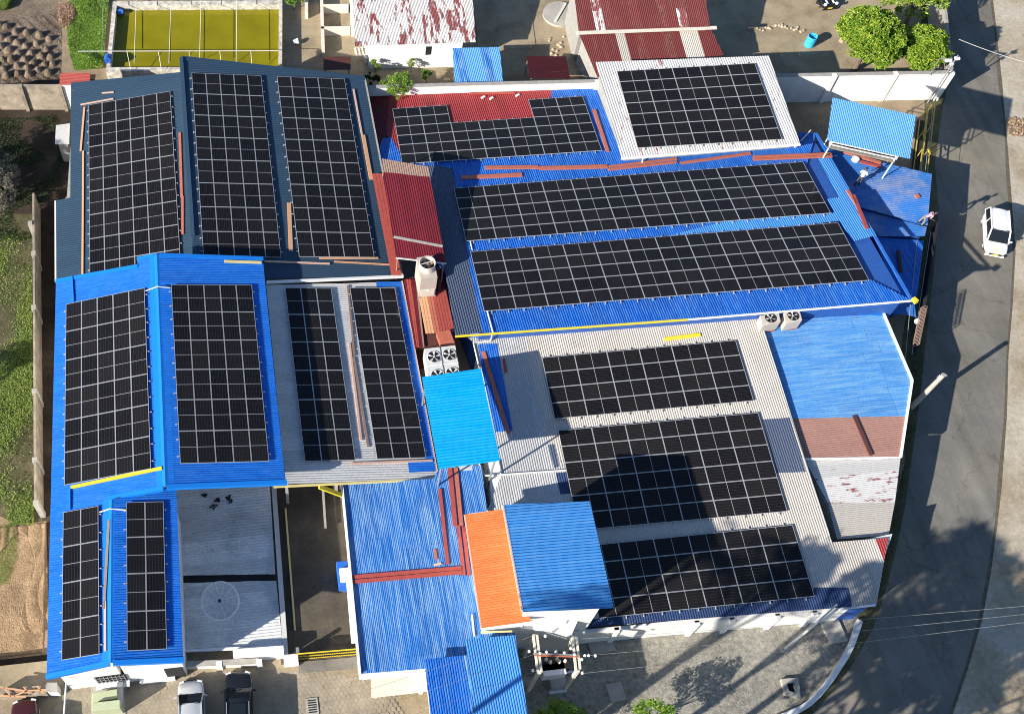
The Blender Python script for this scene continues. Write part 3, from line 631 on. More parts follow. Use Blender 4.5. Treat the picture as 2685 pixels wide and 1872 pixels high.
# white gatehouse block at the corner
gb = thing('gate_pier', 'white rendered block pier with a flat stained top at the corner of the blue building', 'pier', at(11, 780, 715))
ga = [at(11, 625, 565, 2.75), at(11, 760, 565, 2.75), at(11, 755, 470, 2.75), at(11, 640, 470, 2.75)]
MB().prism([p[:2] for p in ga], 0, 2.75).build('pier', 'whitewall', gb); MB().prism(inset(ga, -.06), 2.75, 2.83).build('coping', 'concrete', gb)
# --- grey and blue lean-to between them (arrays F, G)
lb = thing('workshop_building', 'grey sheeted workshop roof with a blue east edge carrying two narrow solar arrays', 'building', (5, 38, 0))
F1 = pts('FG', [(4, 1780, 326), (5, 345, 306), (5, 562, 1485), (5, 612, 1500), (5, 622, 1580), (8, 600, 6), (7, 1915, 45), (4, 1895, 1500)])
sheets(lb, F1, 'x', 'zinc_x', 'FG', width=.85, period=.17, amp=.025)
F2 = pts('FG', [(5, 215, 308), (5, 392, 302), (5, 618, 1500), (5, 560, 1490), (5, 350, 345), (5, 215, 345)])
sheets(lb, pts('FG', [(5, 345, 304), (5, 392, 302), (5, 612, 1490), (5, 545, 1495)]), 'x', 'blue_x', 'FG', width=.85, period=.17, amp=.025, lift=.02)
sheets(lb, pts('FG', [(5, 220, 304), (5, 345, 304), (5, 347, 338), (5, 222, 340)]), 'x', 'blue_x', 'FG', width=.85, period=.17, amp=.025, lift=.02)
sheets(lb, pts('FG', [(5, 430, 1500), (5, 610, 1480), (5, 620, 1572), (5, 440, 1580)]), 'x', 'blue_x', 'FG', width=.85, period=.17, amp=.025, lift=.022)
walls(lb, [F1[0], F1[1], F1[4] + (0, 2.6, 0), F1[6] + (0, 2.6, 0)], 'FG', 'greywall')
for q in (.0, .33, .66, .97):
    p = F1[6] * (1 - q) + F1[4] * q + (0, .35, 0); MB().box((p[0], p[1], zon('FG', *p[:2]) / 2 - .08), (.2, .2, zon('FG', *p[:2]) - .16)).build('post', 'greywall', lb)
edge(lb, on('FG', 7, 1830, 60), on('FG', 8, 602, 10), .12, .14, 'paleyellow', 'gutter')
edge(lb, on('FG', 5, 392, 300), on('FG', 5, 628, 1580), .13, .12, 'woodpink', 'fascia_board')
# --- great mono-pitch roof in the centre (arrays J, M, O)
mb_ = thing('main_hall', 'large hall with a blue mono-pitch roof, red at its north-west corner, edged in yellow', 'building', (28, 48, 0))
def mo(lst, d=None): return pts('MOJ', lst, d)
J1 = mo([(2, 310, 600), (2, 1385, 582), (2, 1440, 1030), (2, 385, 1080), (2, 290, 900)])
sheets(mb_, J1, 'y', [('red_y', 1)], 'MOJ', width=.86, period=.17, amp=.03)
sheets(mb_, mo([(2, 172, 602), (2, 310, 600), (2, 292, 905), (2, 240, 1045)]), 'y', 'maroon', 'MOJ', width=.86, period=.17, amp=.03)  # red sheets too; maroon here paints in the slate hall's shadow
sheets(mb_, mo([(2, 1385, 582), (2, 1690, 575), (2, 1880, 1075), (3, 800, 965), (3, 790, 890), (3, 905, 893), (6, 700, 0), (6, 1545, 428), (5, 1010, 648), (5, 930, 640), (5, 845, 200), (2, 735, 1130), (2, 385, 1078), (2, 1440, 1029)]), 'y', 'blue_y', 'MOJ', width=.86, period=.17, amp=.03, length=5.6)
sheets(mb_, mo([(2, 560, 1098), (2, 735, 1130), (5, 845, 200), (5, 930, 640), (5, 752, 665)]), 'y', 'slate_y', 'MOJ', width=.86, period=.17, amp=.03)
sheets(mb_, mo([(2, 240, 1000), (2, 262, 930), (2, 318, 920), (2, 385, 1035), (2, 395, 1092), (2, 245, 1100)]), 'y', 'blue_y', 'MOJ', width=.86, period=.17, amp=.03, lift=.015)
# newer, paler sheets along the east end and between the two long arrays
sheets(mb_, mo([(3, 915, 1065), (3, 1005, 1060), (3, 1310, 1582), (6, 1290, 0), (6, 1155, 35), (3, 1115, 1560), (3, 1065, 1490), (3, 980, 1335), (3, 1060, 1320)]), 'y', 'blue_sky', 'MOJ', width=.86, period=.17, amp=.03, lift=.018)
sheets(mb_, mo([(5, 2120, 10), (3, 330, 1475), (3, 1035, 1425), (3, 1075, 1478), (3, 900, 1500), (5, 2140, 42)]), 'y', 'blue_sky', 'MOJ', width=.86, period=.17, amp=.03, lift=.018)
WH = mo([(2, 180, 612), (2, 1690, 585), (3, 905, 893), (6, 1545, 428), (5, 752, 665), (2, 240, 1045)])
for i in (4, 5): WH[i] = WH[i] + (1.5, 0, 0)
walls(mb_, WH, 'MOJ', 'bluewall', ins=.35)
edge(mb_, on('MOJ', 5, 750, 668), on('MOJ', 6, 45, 556), .09, .15, 'yellow', 'fascia_board'); edge(mb_, on('MOJ', 6, 45, 556), on('MOJ', 6, 1545, 430), .08, .14, 'white', 'fascia_board')
edge(mb_, on('MOJ', 3, 905, 893), on('MOJ', 6, 1545, 428), .2, .1, 'blue_y', 'verge_trim')
MB().beam(on('MOJ', 6, 1548, 425) , on('MOJ', 6, 1575, 450), .25, .3).build('gutter_end', 'yellow', mb_)
# --- white roof with array K
kb = thing('store_building', 'store with a rust flecked white sheet roof carrying a square solar array', 'building', (36, 58, 0))
K1 = pts('K', [(2, 1688, 418), (3, 588, 376), (3, 800, 968), (2, 1862, 1062)])
sheets(kb, K1, 'y', [('rustwhite_k', 1)], 'K', width=.8, period=.2, amp=.025, length=2.4)
walls(kb, K1, 'K', 'greywall', ins=.45)
edge(kb, K1[3], K1[2], .14, .12, 'white', 'gutter')
# --- grey zinc roofed hall (arrays P, Q, R)
gh = thing('grey_hall', 'hall with a pale grey zinc sheet roof carrying three solar arrays', 'building', (26, 28, 0))
def pq(lst, d=None): return pts('PQR', lst, d)
sheets(gh, pq([(5, 1200, 640), (6, 100, 520), (6, 515, 500), (9, 1010, 430), (9, 1120, 735), (8, 1880, 985), (8, 1580, 700), (5, 1480, 1550), (5, 1350, 1325)]), 'y', 'zinc_y', 'PQR', width=.82, period=.16, amp=.025, length=5.2)
sheets(gh, pq([(5, 835, 680), (5, 1200, 640), (5, 1350, 1325), (5, 1480, 1550), (8, 1580, 700), (8, 1000, 640), (8, 962, 225), (5, 1060, 1582), (5, 880, 715)]), 'y', 'zinc_new', 'PQR', width=.82, period=.16, amp=.025, length=4.6)
sheets(gh, pq([(9, 1010, 432), (9, 1388, 402), (9, 1308, 850), (9, 1145, 862), (9, 1120, 735)]), 'y', 'rustgrey_y', 'PQR', width=.82, period=.16, amp=.025)
sheets(gh, pq([(9, 1300, 412), (9, 1386, 402), (9, 1358, 560)]), 'y', 'red_y', 'PQR', width=.82, period=.16, amp=.025, lift=.02)
sheets(gh, pq([(8, 1590, 955), (9, 880, 790), (9, 890, 735), (9, 1120, 735), (9, 1145, 862), (9, 1040, 872), (8, 1610, 1000)]), 'y', 'slate_dk', 'PQR', width=.82, period=.16, amp=.025, lift=.015)
sheets(gh, pq([(6, 545, 1225), (6, 728, 1212), (6, 835, 1575), (6, 640, 1582)]), 'y', 'slate_y', 'PQR', width=.82, period=.16, amp=.025, lift=.015)
sheets(gh, pq([(21, 1340, 950), (21, 1395, 940), (21, 1445, 1150), (21, 1400, 1165)]), 'y', 'slate_y', 'PQR', width=.82, period=.16, amp=.025, lift=.02)
sheets(gh, pq([(21, 1410, 1210), (21, 1510, 1200), (21, 1560, 1400), (21, 1455, 1410)]), 'y', 'slate_dk', 'PQR', width=.82, period=.16, amp=.025, lift=.02)
sheets(gh, pq([(21, 690, 10), (21, 865, 5), (21, 1010, 815), (21, 850, 830), (21, 720, 240)]), 'y', 'blue_y', 'PQR', width=.82, period=.16, amp=.025, lift=.03)
walls(gh, pq([(5, 880, 690), (6, 515, 505), (9, 1010, 430), (9, 1380, 405), (9, 1300, 848), (8, 1620, 985), (8, 1000, 640)]), 'PQR', 'whitewall', ins=.3)
# --- lower lean-to roofs along the road
LR = plane3(at(6, 560, 620, 4.15), at(6, 835, 1490, 3.25), at(6, 1470, 1475, 3.0))
eb = thing('roadside_building', 'roadside annexe with blue roof sheets above a strip of brown sheets', 'building', at(6, 1100, 1000))
L1 = pts(LR, [(6, 520, 515), (6, 1345, 497), (6, 1545, 965), (6, 1505, 1202), (6, 730, 1218)])
sheets(eb, L1, 'x', 'blue_pale_x', LR, width=.85, period=.15, amp=.028, length=4.0)
L2 = pts(LR, [(6, 728, 1218), (6, 1505, 1200), (6, 1470, 1475), (6, 825, 1488)])
sheets(eb, L2, 'x', 'pinkbrown', LR, width=.85, period=.15, amp=.028)
walls(eb, [L1[0], L1[1], L1[2], L2[2], L2[3]], LR, 'whitewall', ins=.35)
for a, b in (((6, 1345, 497), (6, 1545, 965)), ((6, 1545, 965), (6, 1468, 1478))): edge(eb, on(LR, *a), on(LR, *b), .14, .14, 'white', 'gutter', down=False)
edge(eb, on(LR, 6, 810, 505), on(LR, 6, 1340, 510), .5, .06, 'trim_blue', 'flashing', down=False)
edge(eb, on(LR, 6, 825, 1488), on(LR, 6, 1468, 1478), .12, .12, 'white', 'gutter')
LR2 = plane3(at(9, 870, 20, 2.95), at(9, 1045, 410, 2.55), at(9, 1440, 20, 2.75))
ab = thing('rusty_annexe', 'small annexe with a rust streaked white sheet roof beside the road', 'building', at(9, 1200, 200))
R1 = pts(LR2, [(6, 830, 1495), (6, 1468, 1490), (9, 1432, 165), (9, 985, 172)]); R2 = pts(LR2, [(9, 985, 170), (9, 1432, 164), (9, 1390, 385), (9, 1045, 412)])
sheets(ab, R1, 'x', 'rustwhite_x', LR2, width=.8, period=.13, amp=.022); sheets(ab, R2, 'x', 'rustgrey_y', LR2, width=.8, period=.13, amp=.022)
walls(ab, [R1[0], R1[1], R2[2], R2[3]], LR2, 'greywall', ins=.3)
# --- low blue sheds by the road (north-east)
sb = thing('low_shed', 'low shed of worn blue roof sheets in stepped strips where two men work', 'building', at(3, 1400, 1300, 0))
S1 = gpts([(3, 900, 895), (3, 1000, 1005), (3, 1680, 1166), (3, 1650, 1510), (3, 1150, 1375), (3, 950, 1200)], 3.25)
sheets(sb, S1, (1, -.27, 0), 'blue_worn', width=.95, period=.19, amp=.02)
S2 = gpts([(3, 1150, 1390), (3, 1645, 1520), (3, 1632, 1582), (6, 1330, 0), (6, 1260, -60)], 3.0)
sheets(sb, S2, (1, -.27, 0), 'blue_worn', width=.95, period=.19, amp=.02)
S3 = gpts([(6, 1270, -40), (6, 1330, 5), (6, 1625, 30), (6, 1580, 400), (6, 1500, 440), (6, 1380, 220)], 2.75)
sheets(sb, S3, (1, -.2, 0), 'blue_y', width=.95, period=.19, amp=.02)
for P_, h in ((S1, 3.25), (S2, 3.0), (S3, 2.75)): MB().prism(inset([P_[i] for i in range(len(P_))], .2), 0, h - .08).build('wall', 'bluewall', sb)
S4 = gpts([(19, 0, 475), (19, 320, 440), (19, 470, 450), (19, 490, 610), (19, 340, 575), (19, 130, 560)], 2.6)
sheets(sb, S4, (1, -.2, 0), 'blue_worn', width=.95, period=.19, amp=.02)
# --- canopy tower with pale blue roof
ct = thing('water_tank_tower', 'tall tank stand with a plain light blue sheet canopy and white railing platform', 'tower', at(3, 1300, 1000, 0))
CP = [at(3, 1015, 655, 8.9), at(3, 1572, 775, 8.4), at(3, 1532, 1066, 8.1), at(3, 978, 940, 8.6)]
sheets(ct, CP, (.12, 1, 0), 'blue_pale_y', width=.9, period=.17, amp=.025)
dk = gpts([(3, 1020, 840), (3, 1480, 940), (3, 1432, 1085), (3, 985, 985)], 5.4)
MB().prism([p[:2] for p in dk], 5.3, 5.4).build('platform', 'concretedk', ct)
posts(ct, dk, 8.0, .05, 'whitemetal', .1)
rl = MB(); n_ = len(dk)
for i in range(n_):
    a, b = dk[i], dk[(i + 1) % n_]
    for z in (5.7, 6.0): rl.beam((a[0], a[1], z), (b[0], b[1], z), .06, .06)
rl.build('railing', 'whitemetal', ct)
tk = MB()
for i, (fx, fy_) in enumerate(((.3, .5), (.7, .5))):
    c = dk[0] * (1 - fx) * (1 - fy_) + dk[1] * fx * (1 - fy_) + dk[2] * fx * fy_ + dk[3] * (1 - fx) * fy_
    tk.lathe((c[0], c[1], 5.4), [(0.01, 0), (.85, 0), (.85, 1.6), (.45, 2.0), (.01, 2.05)], 18)
tk.build('water_tank', 'black', ct, smooth=False)
# --- tower block with blue roof, orange roof beside it
tb = thing('tower_block', 'tall white block under a clean mid-blue ribbed roof in the front centre', 'building', at(8, 1400, 700, 0))
TP = plane3(at(8, 1068, 182, 9.0), at(8, 1200, 900, 8.7), at(8, 1810, 872, 8.2))
T1 = pts(TP, [(8, 1068, 182), (8, 1648, 160), (8, 1810, 872), (8, 1198, 900)])
sheets(tb, T1, 'x', 'blue_tower', TP, width=.9, period=.18, amp=.055)
walls(tb, T1, TP, 'whitewall', ins=.45, drop=.15)
TT = inset(T1, .1)
edge(tb, T1[0], T1[3], .12, .12, 'woodpink', 'verge_trim', down=True)
ob = thing('orange_roofed_store', 'store with an orange ribbed sheet roof tucked beside the tall white block', 'building', at(8, 1000, 600, 0))
OP = plane3(at(8, 812, 248, 6.1), at(8, 925, 1015, 5.9), at(8, 1070, 212, 6.4))
O1 = pts(OP, [(8, 812, 248), (8, 1090, 208), (8, 1215, 890), (8, 1268, 968), (8, 925, 1015)])
sheets(ob, O1, 'x', 'orange', OP, width=.9, period=.15, amp=.03)
walls(ob, [O1[0], O1[1], O1[3], O1[4]], OP, 'whitewall', ins=.3)
edge(ob, O1[4], O1[3], .14, .12, 'whitemetal', 'gutter'); edge(ob, O1[0], O1[4], .1, .08, 'woodpink', 'verge_trim')
MB().beam(on(OP, 8, 920, 1035), on(OP, 8, 1130, 1028), .08, .08).build('gutter', 'paleyellow', ob)
# white ground floor block below the tower
wb = thing('white_porch', 'white flat roofed porch block below the tall block', 'porch', at(8, 1380, 1060, 0))
WBp = gpts([(8, 1195, 1000), (8, 1265, 905), (8, 1582, 900), (8, 1520, 1042)], 4.4)
MB().prism([p[:2] for p in WBp], 0, 4.4).build('wall', 'white', wb)
MB().prism(inset(WBp, -.08), 4.4, 4.5).build('roof', 'white', wb)
MB().prism(inset(WBp, .5), 4.5, 4.9).build('plinth', 'cream', wb)
WCp = gpts([(8, 1160, 1035), (8, 1530, 1070), (8, 1540, 1030), (8, 1300, 980)], 3.2)
MB().prism([p[:2] for p in WCp], 0, 3.2).build('wall', 'whitewall', wb)
# --- cyan roof
cb = thing('plant_shelter', 'open plant shelter under a flat bright cyan ribbed roof', 'shelter', at(5, 800, 1200, 0))
CY_ = plane3(at(5, 525, 940, 7.0), at(5, 920, 885, 7.1), at(5, 1050, 1500, 7.15))
C1 = pts(CY_, [(5, 525, 940), (5, 920, 885), (5, 1050, 1500), (5, 638, 1556)])
sheets(cb, C1, 'x', 'cyan', CY_, width=.95, period=.21, amp=.04)
posts(cb, C1, 6.95, .07, 'steel', .25, 2.5)
ei = inset(C1, .25); em = MB()
for i in range(4): em.beam((*ei[i], 6.8), (*ei[(i + 1) % 4], 6.8), .1, .12)
em.build('frame', 'steel', cb)
MB().prism(inset(C1, .6), 0, 3.0).build('wall', 'whitewall', cb)
MB().prism([at(21, 500, 1150, 3.9)[:2], at(21, 640, 1125, 3.9)[:2], at(21, 640, 1180, 3.9)[:2], at(21, 520, 1190, 3.9)[:2]], 2.4, 3.9).build('cabinet', 'ltgrey', cb)
# --- blue roof, front middle
fm = thing('front_building', 'front building with a streaky faded blue roof crossed by a brick-red cable tray', 'building', at(8, 400, 700, 0))
FP = plane3(at(8, 0, 60, 3.6), at(8, 110, 1312, 3.5), at(8, 925, 1020, 3.75))
X1 = pts(FP, [(8, -10, 45), (8, 600, 8), (8, 640, -60), (8, 925, -80), (8, 962, 225), (8, 812, 245), (8, 925, 1030), (8, 1150, 1040), (8, 1150, 1200), (8, 545, 1278), (8, 110, 1312)])
sheets(fm, X1, 'y', 'blue_fade_y', FP, width=.8, period=.11, amp=.022, length=4.2)
walls(fm, [X1[0], X1[1], X1[3], X1[7], X1[8], X1[10]], FP, 'whitewall', ins=.15)
edge(fm, X1[0], X1[10], .16, .25, 'white', 'fascia_board', down=False)
MB().beam(X1[10] + (-.05, -.1, -.3), X1[9] + (0, -.1, -.3), .35, .28).build('gutter', 'white', fm)
MB().beam(at(20, 842, 780, 3.3), at(20, 893, 1372, 3.3), .42, .25).build('parapet', 'white', fm)
# concrete canopy in front
cs = thing('entrance_canopy', 'cream concrete slab canopy at the foot of the faded blue roof', 'canopy', at(8, 370, 1400, 0))
CSp = gpts([(8, 185, 1345), (8, 552, 1300), (8, 562, 1425), (8, 190, 1468)], 2.6)
MB().prism([p[:2] for p in CSp], 2.4, 2.6).build('slab', 'cream', cs)
MB().prism([at(8, 345, 1450, .9)[:2], at(8, 375, 1450, .9)[:2], at(8, 440, 1640, .9)[:2], at(8, 410, 1640, .9)[:2]], 0, .9).build('wall', 'white', cs)
cc = MB()
for p in inset(CSp, .3): cc.box((p[0], p[1], 1.2), (.22, .22, 2.4))
cc.build('column', 'cream', cs)
# --- low blue roofs at the bottom edge
vb = thing('gate_office', 'pale ribbed blue roofed gate office at the lower edge of the view', 'building', at(8, 1000, 1400, 0))
VP = plane3(at(8, 820, 1080, 5.2), at(8, 1150, 1052, 5.2), at(8, 1235, 1582, 5.0))
V1 = pts(VP, [(8, 818, 1080), (8, 1150, 1052), (8, 1240, 1620), (8, 1275, 1900), (8, 905, 1900), (8, 870, 1560)])
sheets(vb, V1, 'y', 'blue_sky', VP, width=.8, period=.15, amp=.03); walls(vb, [V1[0], V1[1], V1[3], V1[4]], VP, 'whitewall')
ub = thing('gate_store', 'deep blue ribbed roofed store adjoining the pale blue gate office', 'building', at(8, 700, 1400, 0))
UP = plane3(at(8, 545, 1212, 4.5), at(8, 830, 1188, 4.5), at(8, 580, 1582, 4.3))
U1 = pts(UP, [(8, 545, 1212), (8, 835, 1186), (8, 900, 1900), (8, 612, 1900)])
sheets(ub, U1, 'y', [('blue_y', 4), ('blue_fade_y', 1)], UP, width=.8, period=.15, amp=.03); walls(ub, U1, UP, 'whitewall')
# --- grey shed with the dish
hs = thing('grey_shed', 'shed with a stained grey two-slope roof and valley gutter under the mesh dish', 'building', at(7, 1500, 700, 0))
HP = plane3(at(7, 1190, 100, 2.0), at(7, 1212, 655, 1.6), at(7, 1840, 645, 1.6)); HQ = plane3(at(7, 1215, 700, 1.6), at(7, 1225, 1140, 1.9), at(7, 1890, 1130, 1.9))
H1 = pts(HP, [(7, 1175, 70), (7, 1812, 90), (7, 1842, 645), (7, 1205, 655)])
for i in (0, 1):
    e = H1[i] + (0, 1.6, 0); e[2] = zon(HP, e[0], e[1]); H1[i] = e
H2 = pts(HQ, [(7, 1208, 705), (7, 1848, 688), (7, 1890, 1130), (7, 1225, 1145)])
sheets(hs, H1, 'x', 'zinc_old', HP, width=.8, period=.2, amp=.045); sheets(hs, H2, 'x', 'zinc_old', HQ, width=.8, period=.2, amp=.045)
MB().beam(at(7, 1205, 678, 1.45), at(7, 1848, 668, 1.45), .5, .06).build('valley_gutter', 'dark', hs)
walls(hs, [H1[0], H1[1], H1[2], H1[3]], HP, 'greywall', ins=.1, drop=.15); walls(hs, [H2[0], H2[1], H2[2], H2[3]], HQ, 'greywall', ins=.1, drop=.15)
MB().beam(at(7, 1832, 60, 1.75), at(7, 1912, 1190, 1.75), .32, .2).build('parapet', 'ltgrey', hs)
MB().beam(at(7, 1230, 1160, 2.0), at(7, 1715, 1138, 2.0), .16, .14).build('gutter', 'whitemetal', hs)
# front white walls
fw = thing('boundary_wall', 'white piered front wall before the parked silver and black cars', 'wall', at(7, 1500, 1290, 0))
q0, q1, q2 = at(12, 30, 30, 2.2), at(12, 1290, -20, 2.2), at(12, 2290, -70, 2.2)
wallrun(fw, [q0, q1, q2], 2.2, .22, 'whitewall'); mbp = MB()
for p in (q0, q1, q2): mbp.box((p[0], p[1] - .06, 1.15), (.34, .34, 2.3))
mbp.build('pier', 'white', fw); cpm = MB()
cpm.beam((*q0[:2], 2.2), (*q2[:2], 2.2), .34, .07); cpm.build('coping', 'concrete', fw)
p0, p1 = at(7, 1560, 1200, 2.6), at(7, 1900, 1175, 2.6)
MB().prism([p0[:2], p1[:2], p1[:2] + (0, .5), p0[:2] + (0, .5)], 0, 2.6).build('wall', 'white', fw)
ep = at(7, 1945, 1205, 2.6); MB().box((ep[0], ep[1], 1.3), (.9, .45, 2.6)).build('gate_pier', 'white', fw)
# ================================================================== SOLAR ARRAYS
ARR = {
'A':('p',6,8,(-12.786, 64.949, 4.306),(1.1484, 0.0053, 0.1131),(0.0108, -2.298, -0.0007)),
'B':('p',5,8,(-3.943, 65.35, 6.482),(1.1339, -0.0089, -0.2074),(-0.0089, -2.3037, -0.0021)),
'C':('p',5,8,(3.025, 65.29, 5.207),(1.1341, -0.0074, -0.2074),(-0.0051, -2.2922, -0.0028)),
'D':('p',5,6,(-13.902, 43.709, 6.935),(1.1417, 0.0055, 0.2028),(0.0071, -2.3062, 0.01)),
'E':('p',5,6,(-6.318, 43.765, 7.987),(1.1262, 0.0015, -0.2236),(0.0035, -2.2864, 0.0018)),
'F':('p',3,6,(1.677, 44.32, 5.237),(1.1317, 0.0018, -0.234),(-0.0035, -2.2964, -0.0051)),
'G':('p',3,6,(6.451, 44.394, 4.25),(1.1304, 0.0071, -0.2337),(0.0103, -2.2995, -0.0079)),
'H':('p',2,4,(-13.909, 28.049, 6.994),(1.1463, -0.001, 0.2037),(0.0065, -2.3094, 0.0099)),
'I':('p',2,4,(-9.819, 27.976, 7.646),(1.1415, -0.0171, -0.1961),(-0.0346, -2.3065, -0.0007)),
'J':('l',7,6,(12.435, 62.8, 2.648),(2.294, -0.1007, 0.0112),(-0.0461, -1.1351, 0.1666)),
'K':('l',5,7,(30.971, 62.364, 5.054),(2.2953, -0.1105, -0.0008),(-0.0555, -1.1522, -0.0317)),
'M':('l',12,5,(15.703, 52.691, 4.126),(2.2968, -0.0725, 0.0071),(-0.0344, -1.1386, 0.1671)),
'O':('l',12,5,(15.629, 45.905, 5.121),(2.2979, -0.0647, 0.006),(-0.0378, -1.1484, 0.1685)),
'P':('l',6,4,(19.041, 36.758, 4.556),(2.3004, -0.0402, 0.0018),(-0.0199, -1.1478, -0.1021)),
'Q':('l',6,6,(19.016, 31.325, 4.073),(2.2972, -0.046, 0.0013),(-0.0231, -1.1491, -0.1022)),
'R':('l',6,4,(18.938, 23.403, 3.369),(2.2954, -0.0252, 0.0031),(-0.0095, -1.1482, -0.1021))}
ALAB = {'A': 'westernmost solar array on the slate roof, six panels wide on the lower slope', 'B': 'middle solar array on the slate roof, five panels wide beside the raised ridge',
'C': 'easternmost solar array on the slate roof, five panels wide above the red tray', 'D': 'large solar array on the west slope of the bright blue gabled roof',
'E': 'large solar array on the east slope of the bright blue gabled roof', 'F': 'left of the two narrow arrays on the grey workshop roof, three panels wide',
'G': 'right of the two narrow arrays on the workshop roof, along its blue edge', 'H': 'small two-column solar array west of the ridge at the front of the blue gabled roof',
'I': 'small two-column solar array east of the ridge at the front of the blue gabled roof', 'J': 'stepped solar array with two raised ends on the red and blue roof corner',
'K': 'square solar array on the white rust flecked roof', 'M': 'upper of the two long twelve-panel solar arrays on the blue mono-pitch roof',
'O': 'lower of the two long twelve-panel solar arrays on the blue mono-pitch roof', 'P': 'northernmost of the three solar arrays on the pale grey roof',
'Q': 'middle solar array on the pale grey roof, shaded by the tall blue block', 'R': 'southernmost solar array on the pale grey roof, dappled with tree shadows'}
PWD, PLN, FRM = 1.134, 2.278, .024
pm_ = MB(); hx, hy = PWD / 2 - FRM, PLN / 2 - FRM
def quad(mb, x0, y0, x1, y1, z, mi=0): mb.add([(x0, y0, z), (x1, y0, z), (x1, y1, z), (x0, y1, z)], [(0, 1, 2, 3)], mi)
quad(pm_, -hx, -hy, hx, -.009, 0.03); quad(pm_, -hx, .009, hx, hy, 0.03); quad(pm_, -hx, -.014, hx, .014, .0325, 1)
PANEL_ME = pm_.mesh('solar_panel', ['cells', plain('cell_gap_strip', (.36, .36, .37), rough=.3, var=.05)])
fm_ = MB(); X, Y = PWD / 2, PLN / 2
for c, d in (((0, -Y + FRM / 2, .017), (PWD, FRM, .036)), ((0, Y - FRM / 2, .017), (PWD, FRM, .036)), ((-X + FRM / 2, 0, .017), (FRM, PLN - 2 * FRM, .036)), ((X - FRM / 2, 0, .017), (FRM, PLN - 2 * FRM, .036))): fm_.box(c, d)
FRAME_ME = fm_.mesh('frame', 'alu')
def basis(u, v, o, n_scale=1.0):
    m = Matrix.Identity(4)
    for i in range(3): m[i][0], m[i][1], m[i][2], m[i][3] = u[i], v[i], n_scale[i], o[i]
    return m
for k, (ori, nc, nr, o, u, v) in ARR.items():
    o, u, v = np.array(o), np.array(u), np.array(v); n = np.cross(u, -v); n /= np.linalg.norm(n)
    o = o + n * -.03
    th = thing('solar_array', ALAB[k], 'solar array', o + u * nc / 2 + v * nr / 2 - n * .14, 'rooftop solar arrays'); inv = wm(th).inverted()
    pu, pv = np.linalg.norm(u), np.linalg.norm(v)
    for c in range(nc):
        for r in range(nr):
            if k == 'J' and r < 2 and 2 <= c < 5: continue
            ce_ = o + u * (c + .5) + v * (r + .5)
            if ori == 'p': ex, ey = u / pu * (pu / 1.150), -v / pv * (pv / 2.294)
            else: ex, ey = v / pv * (pv / 1.150), u / pu * (pu / 2.294)
            ez = np.cross(ex, ey); ez /= np.linalg.norm(ez)
            j = [random.gauss(0, .0015) for _ in range(2)]; ez = ez + ex * j[0] + ey * j[1]
            p = link(bpy.data.objects.new('solar_panel', PANEL_ME), th); p.matrix_parent_inverse = inv; p.matrix_basis = basis(ex, ey, ce_, ez)
            link(bpy.data.objects.new('frame', FRAME_ME), p)
    # rails with their ends and feet showing past the panels
    for r in range(nr if ori == 'p' else nc):
        for q in (.24, .76):
            if ori == 'p': a, b = o + v * (r + q) - u / pu * .16, o + v * (r + q) + u * nc + u / pu * .16
            else: a, b = o + u * (r + q) - v / pv * .16, o + u * (r + q) + v * nr + v / pv * .16
            if k == 'J' and 2 <= r < 5: a = o + u * (r + q) + v * 2 - v / pv * .16
            mb = MB().beam(a - n * .05, b - n * .05, .045, .045, n)
            for e in (a, b): mb.beam(e - n * .14, e + (b - a) / np.linalg.norm(b - a) * (.08 if e is a else -.08) - n * .14, .06, .09, n)
            mb.build('rail', 'alu', th)

# ================================================================== NEIGHBOURS, WALLS, POOL
h1 = thing('neighbour_house', 'neighbour house with a white sheet roof eaten by red rust and a white wall', 'house', at(2, 450, 350, 0))
N1P = plane3(at(2, 70, 0, 4.2), at(2, 80, 310, 3.1), at(2, 885, 285, 3.1))
N1 = pts(N1P, [(2, 62, -150), (2, 855, -150), (2, 886, 285), (2, 78, 312)])
sheets(h1, N1, 'y', 'rustwhite_y', N1P, width=.78, period=.13, amp=.025, length=2.0)
MB().prism([at(2, 180, 300, 3)[:2], at(2, 800, 285, 3)[:2], at(2, 800, 285, 3)[:2] + (0, 9), at(2, 180, 300, 3)[:2] + (0, 9)], 0, 2.95).build('wall', 'white', h1)
wy = at(2, 490, 295, 3)[1]
wz = [at(2, 545, 330, 1.9), at(2, 662, 330, 1.9)]
wnd = MB().box(((wz[0][0] + wz[1][0]) / 2, wy - .03, 2.1), (wz[1][0] - wz[0][0], .12, 1.0)).build('window', 'dark', h1)
MB().box(((wz[0][0] + wz[1][0]) / 2, wy - .08, 1.55), (wz[1][0] - wz[0][0] + .2, .16, .1)).build('window_sill', 'white', wnd)
h2 = thing('red_roofed_house', 'neighbour house with two slopes of dark red rusty roof sheets', 'house', at(2, 1900, 200, 0))
N2P = plane3(at(2, 1540, 0, 4.6), at(2, 1575, 205, 3.7), at(3, 195, 180, 3.7)); N3P = plane3(at(2, 1585, 235, 3.3), at(2, 1690, 480, 2.6), at(3, 285, 368, 2.6))
N2 = pts(N2P, [(2, 1530, -150), (3, 145, -150), (3, 195, 182), (2, 1574, 210)]); N3 = pts(N3P, [(2, 1580, 236), (3, 205, 203), (3, 287, 370), (2, 1700, 520)])
mix_ = [('rustred_y', 7), ('rustwhite_y', 1)]
sheets(h2, N2, 'y', mix_, N2P, width=.8, period=.16, amp=.025, length=3.0); sheets(h2, N3, 'y', [('rustred_y', 12), ('rustgrey_y', 1)], N3P, width=.8, period=.16, amp=.025)
edge(h2, on(N2P, 2, 1560, 222), on(N2P, 3, 240, 186), .3, .12, 'cream', 'gutter')
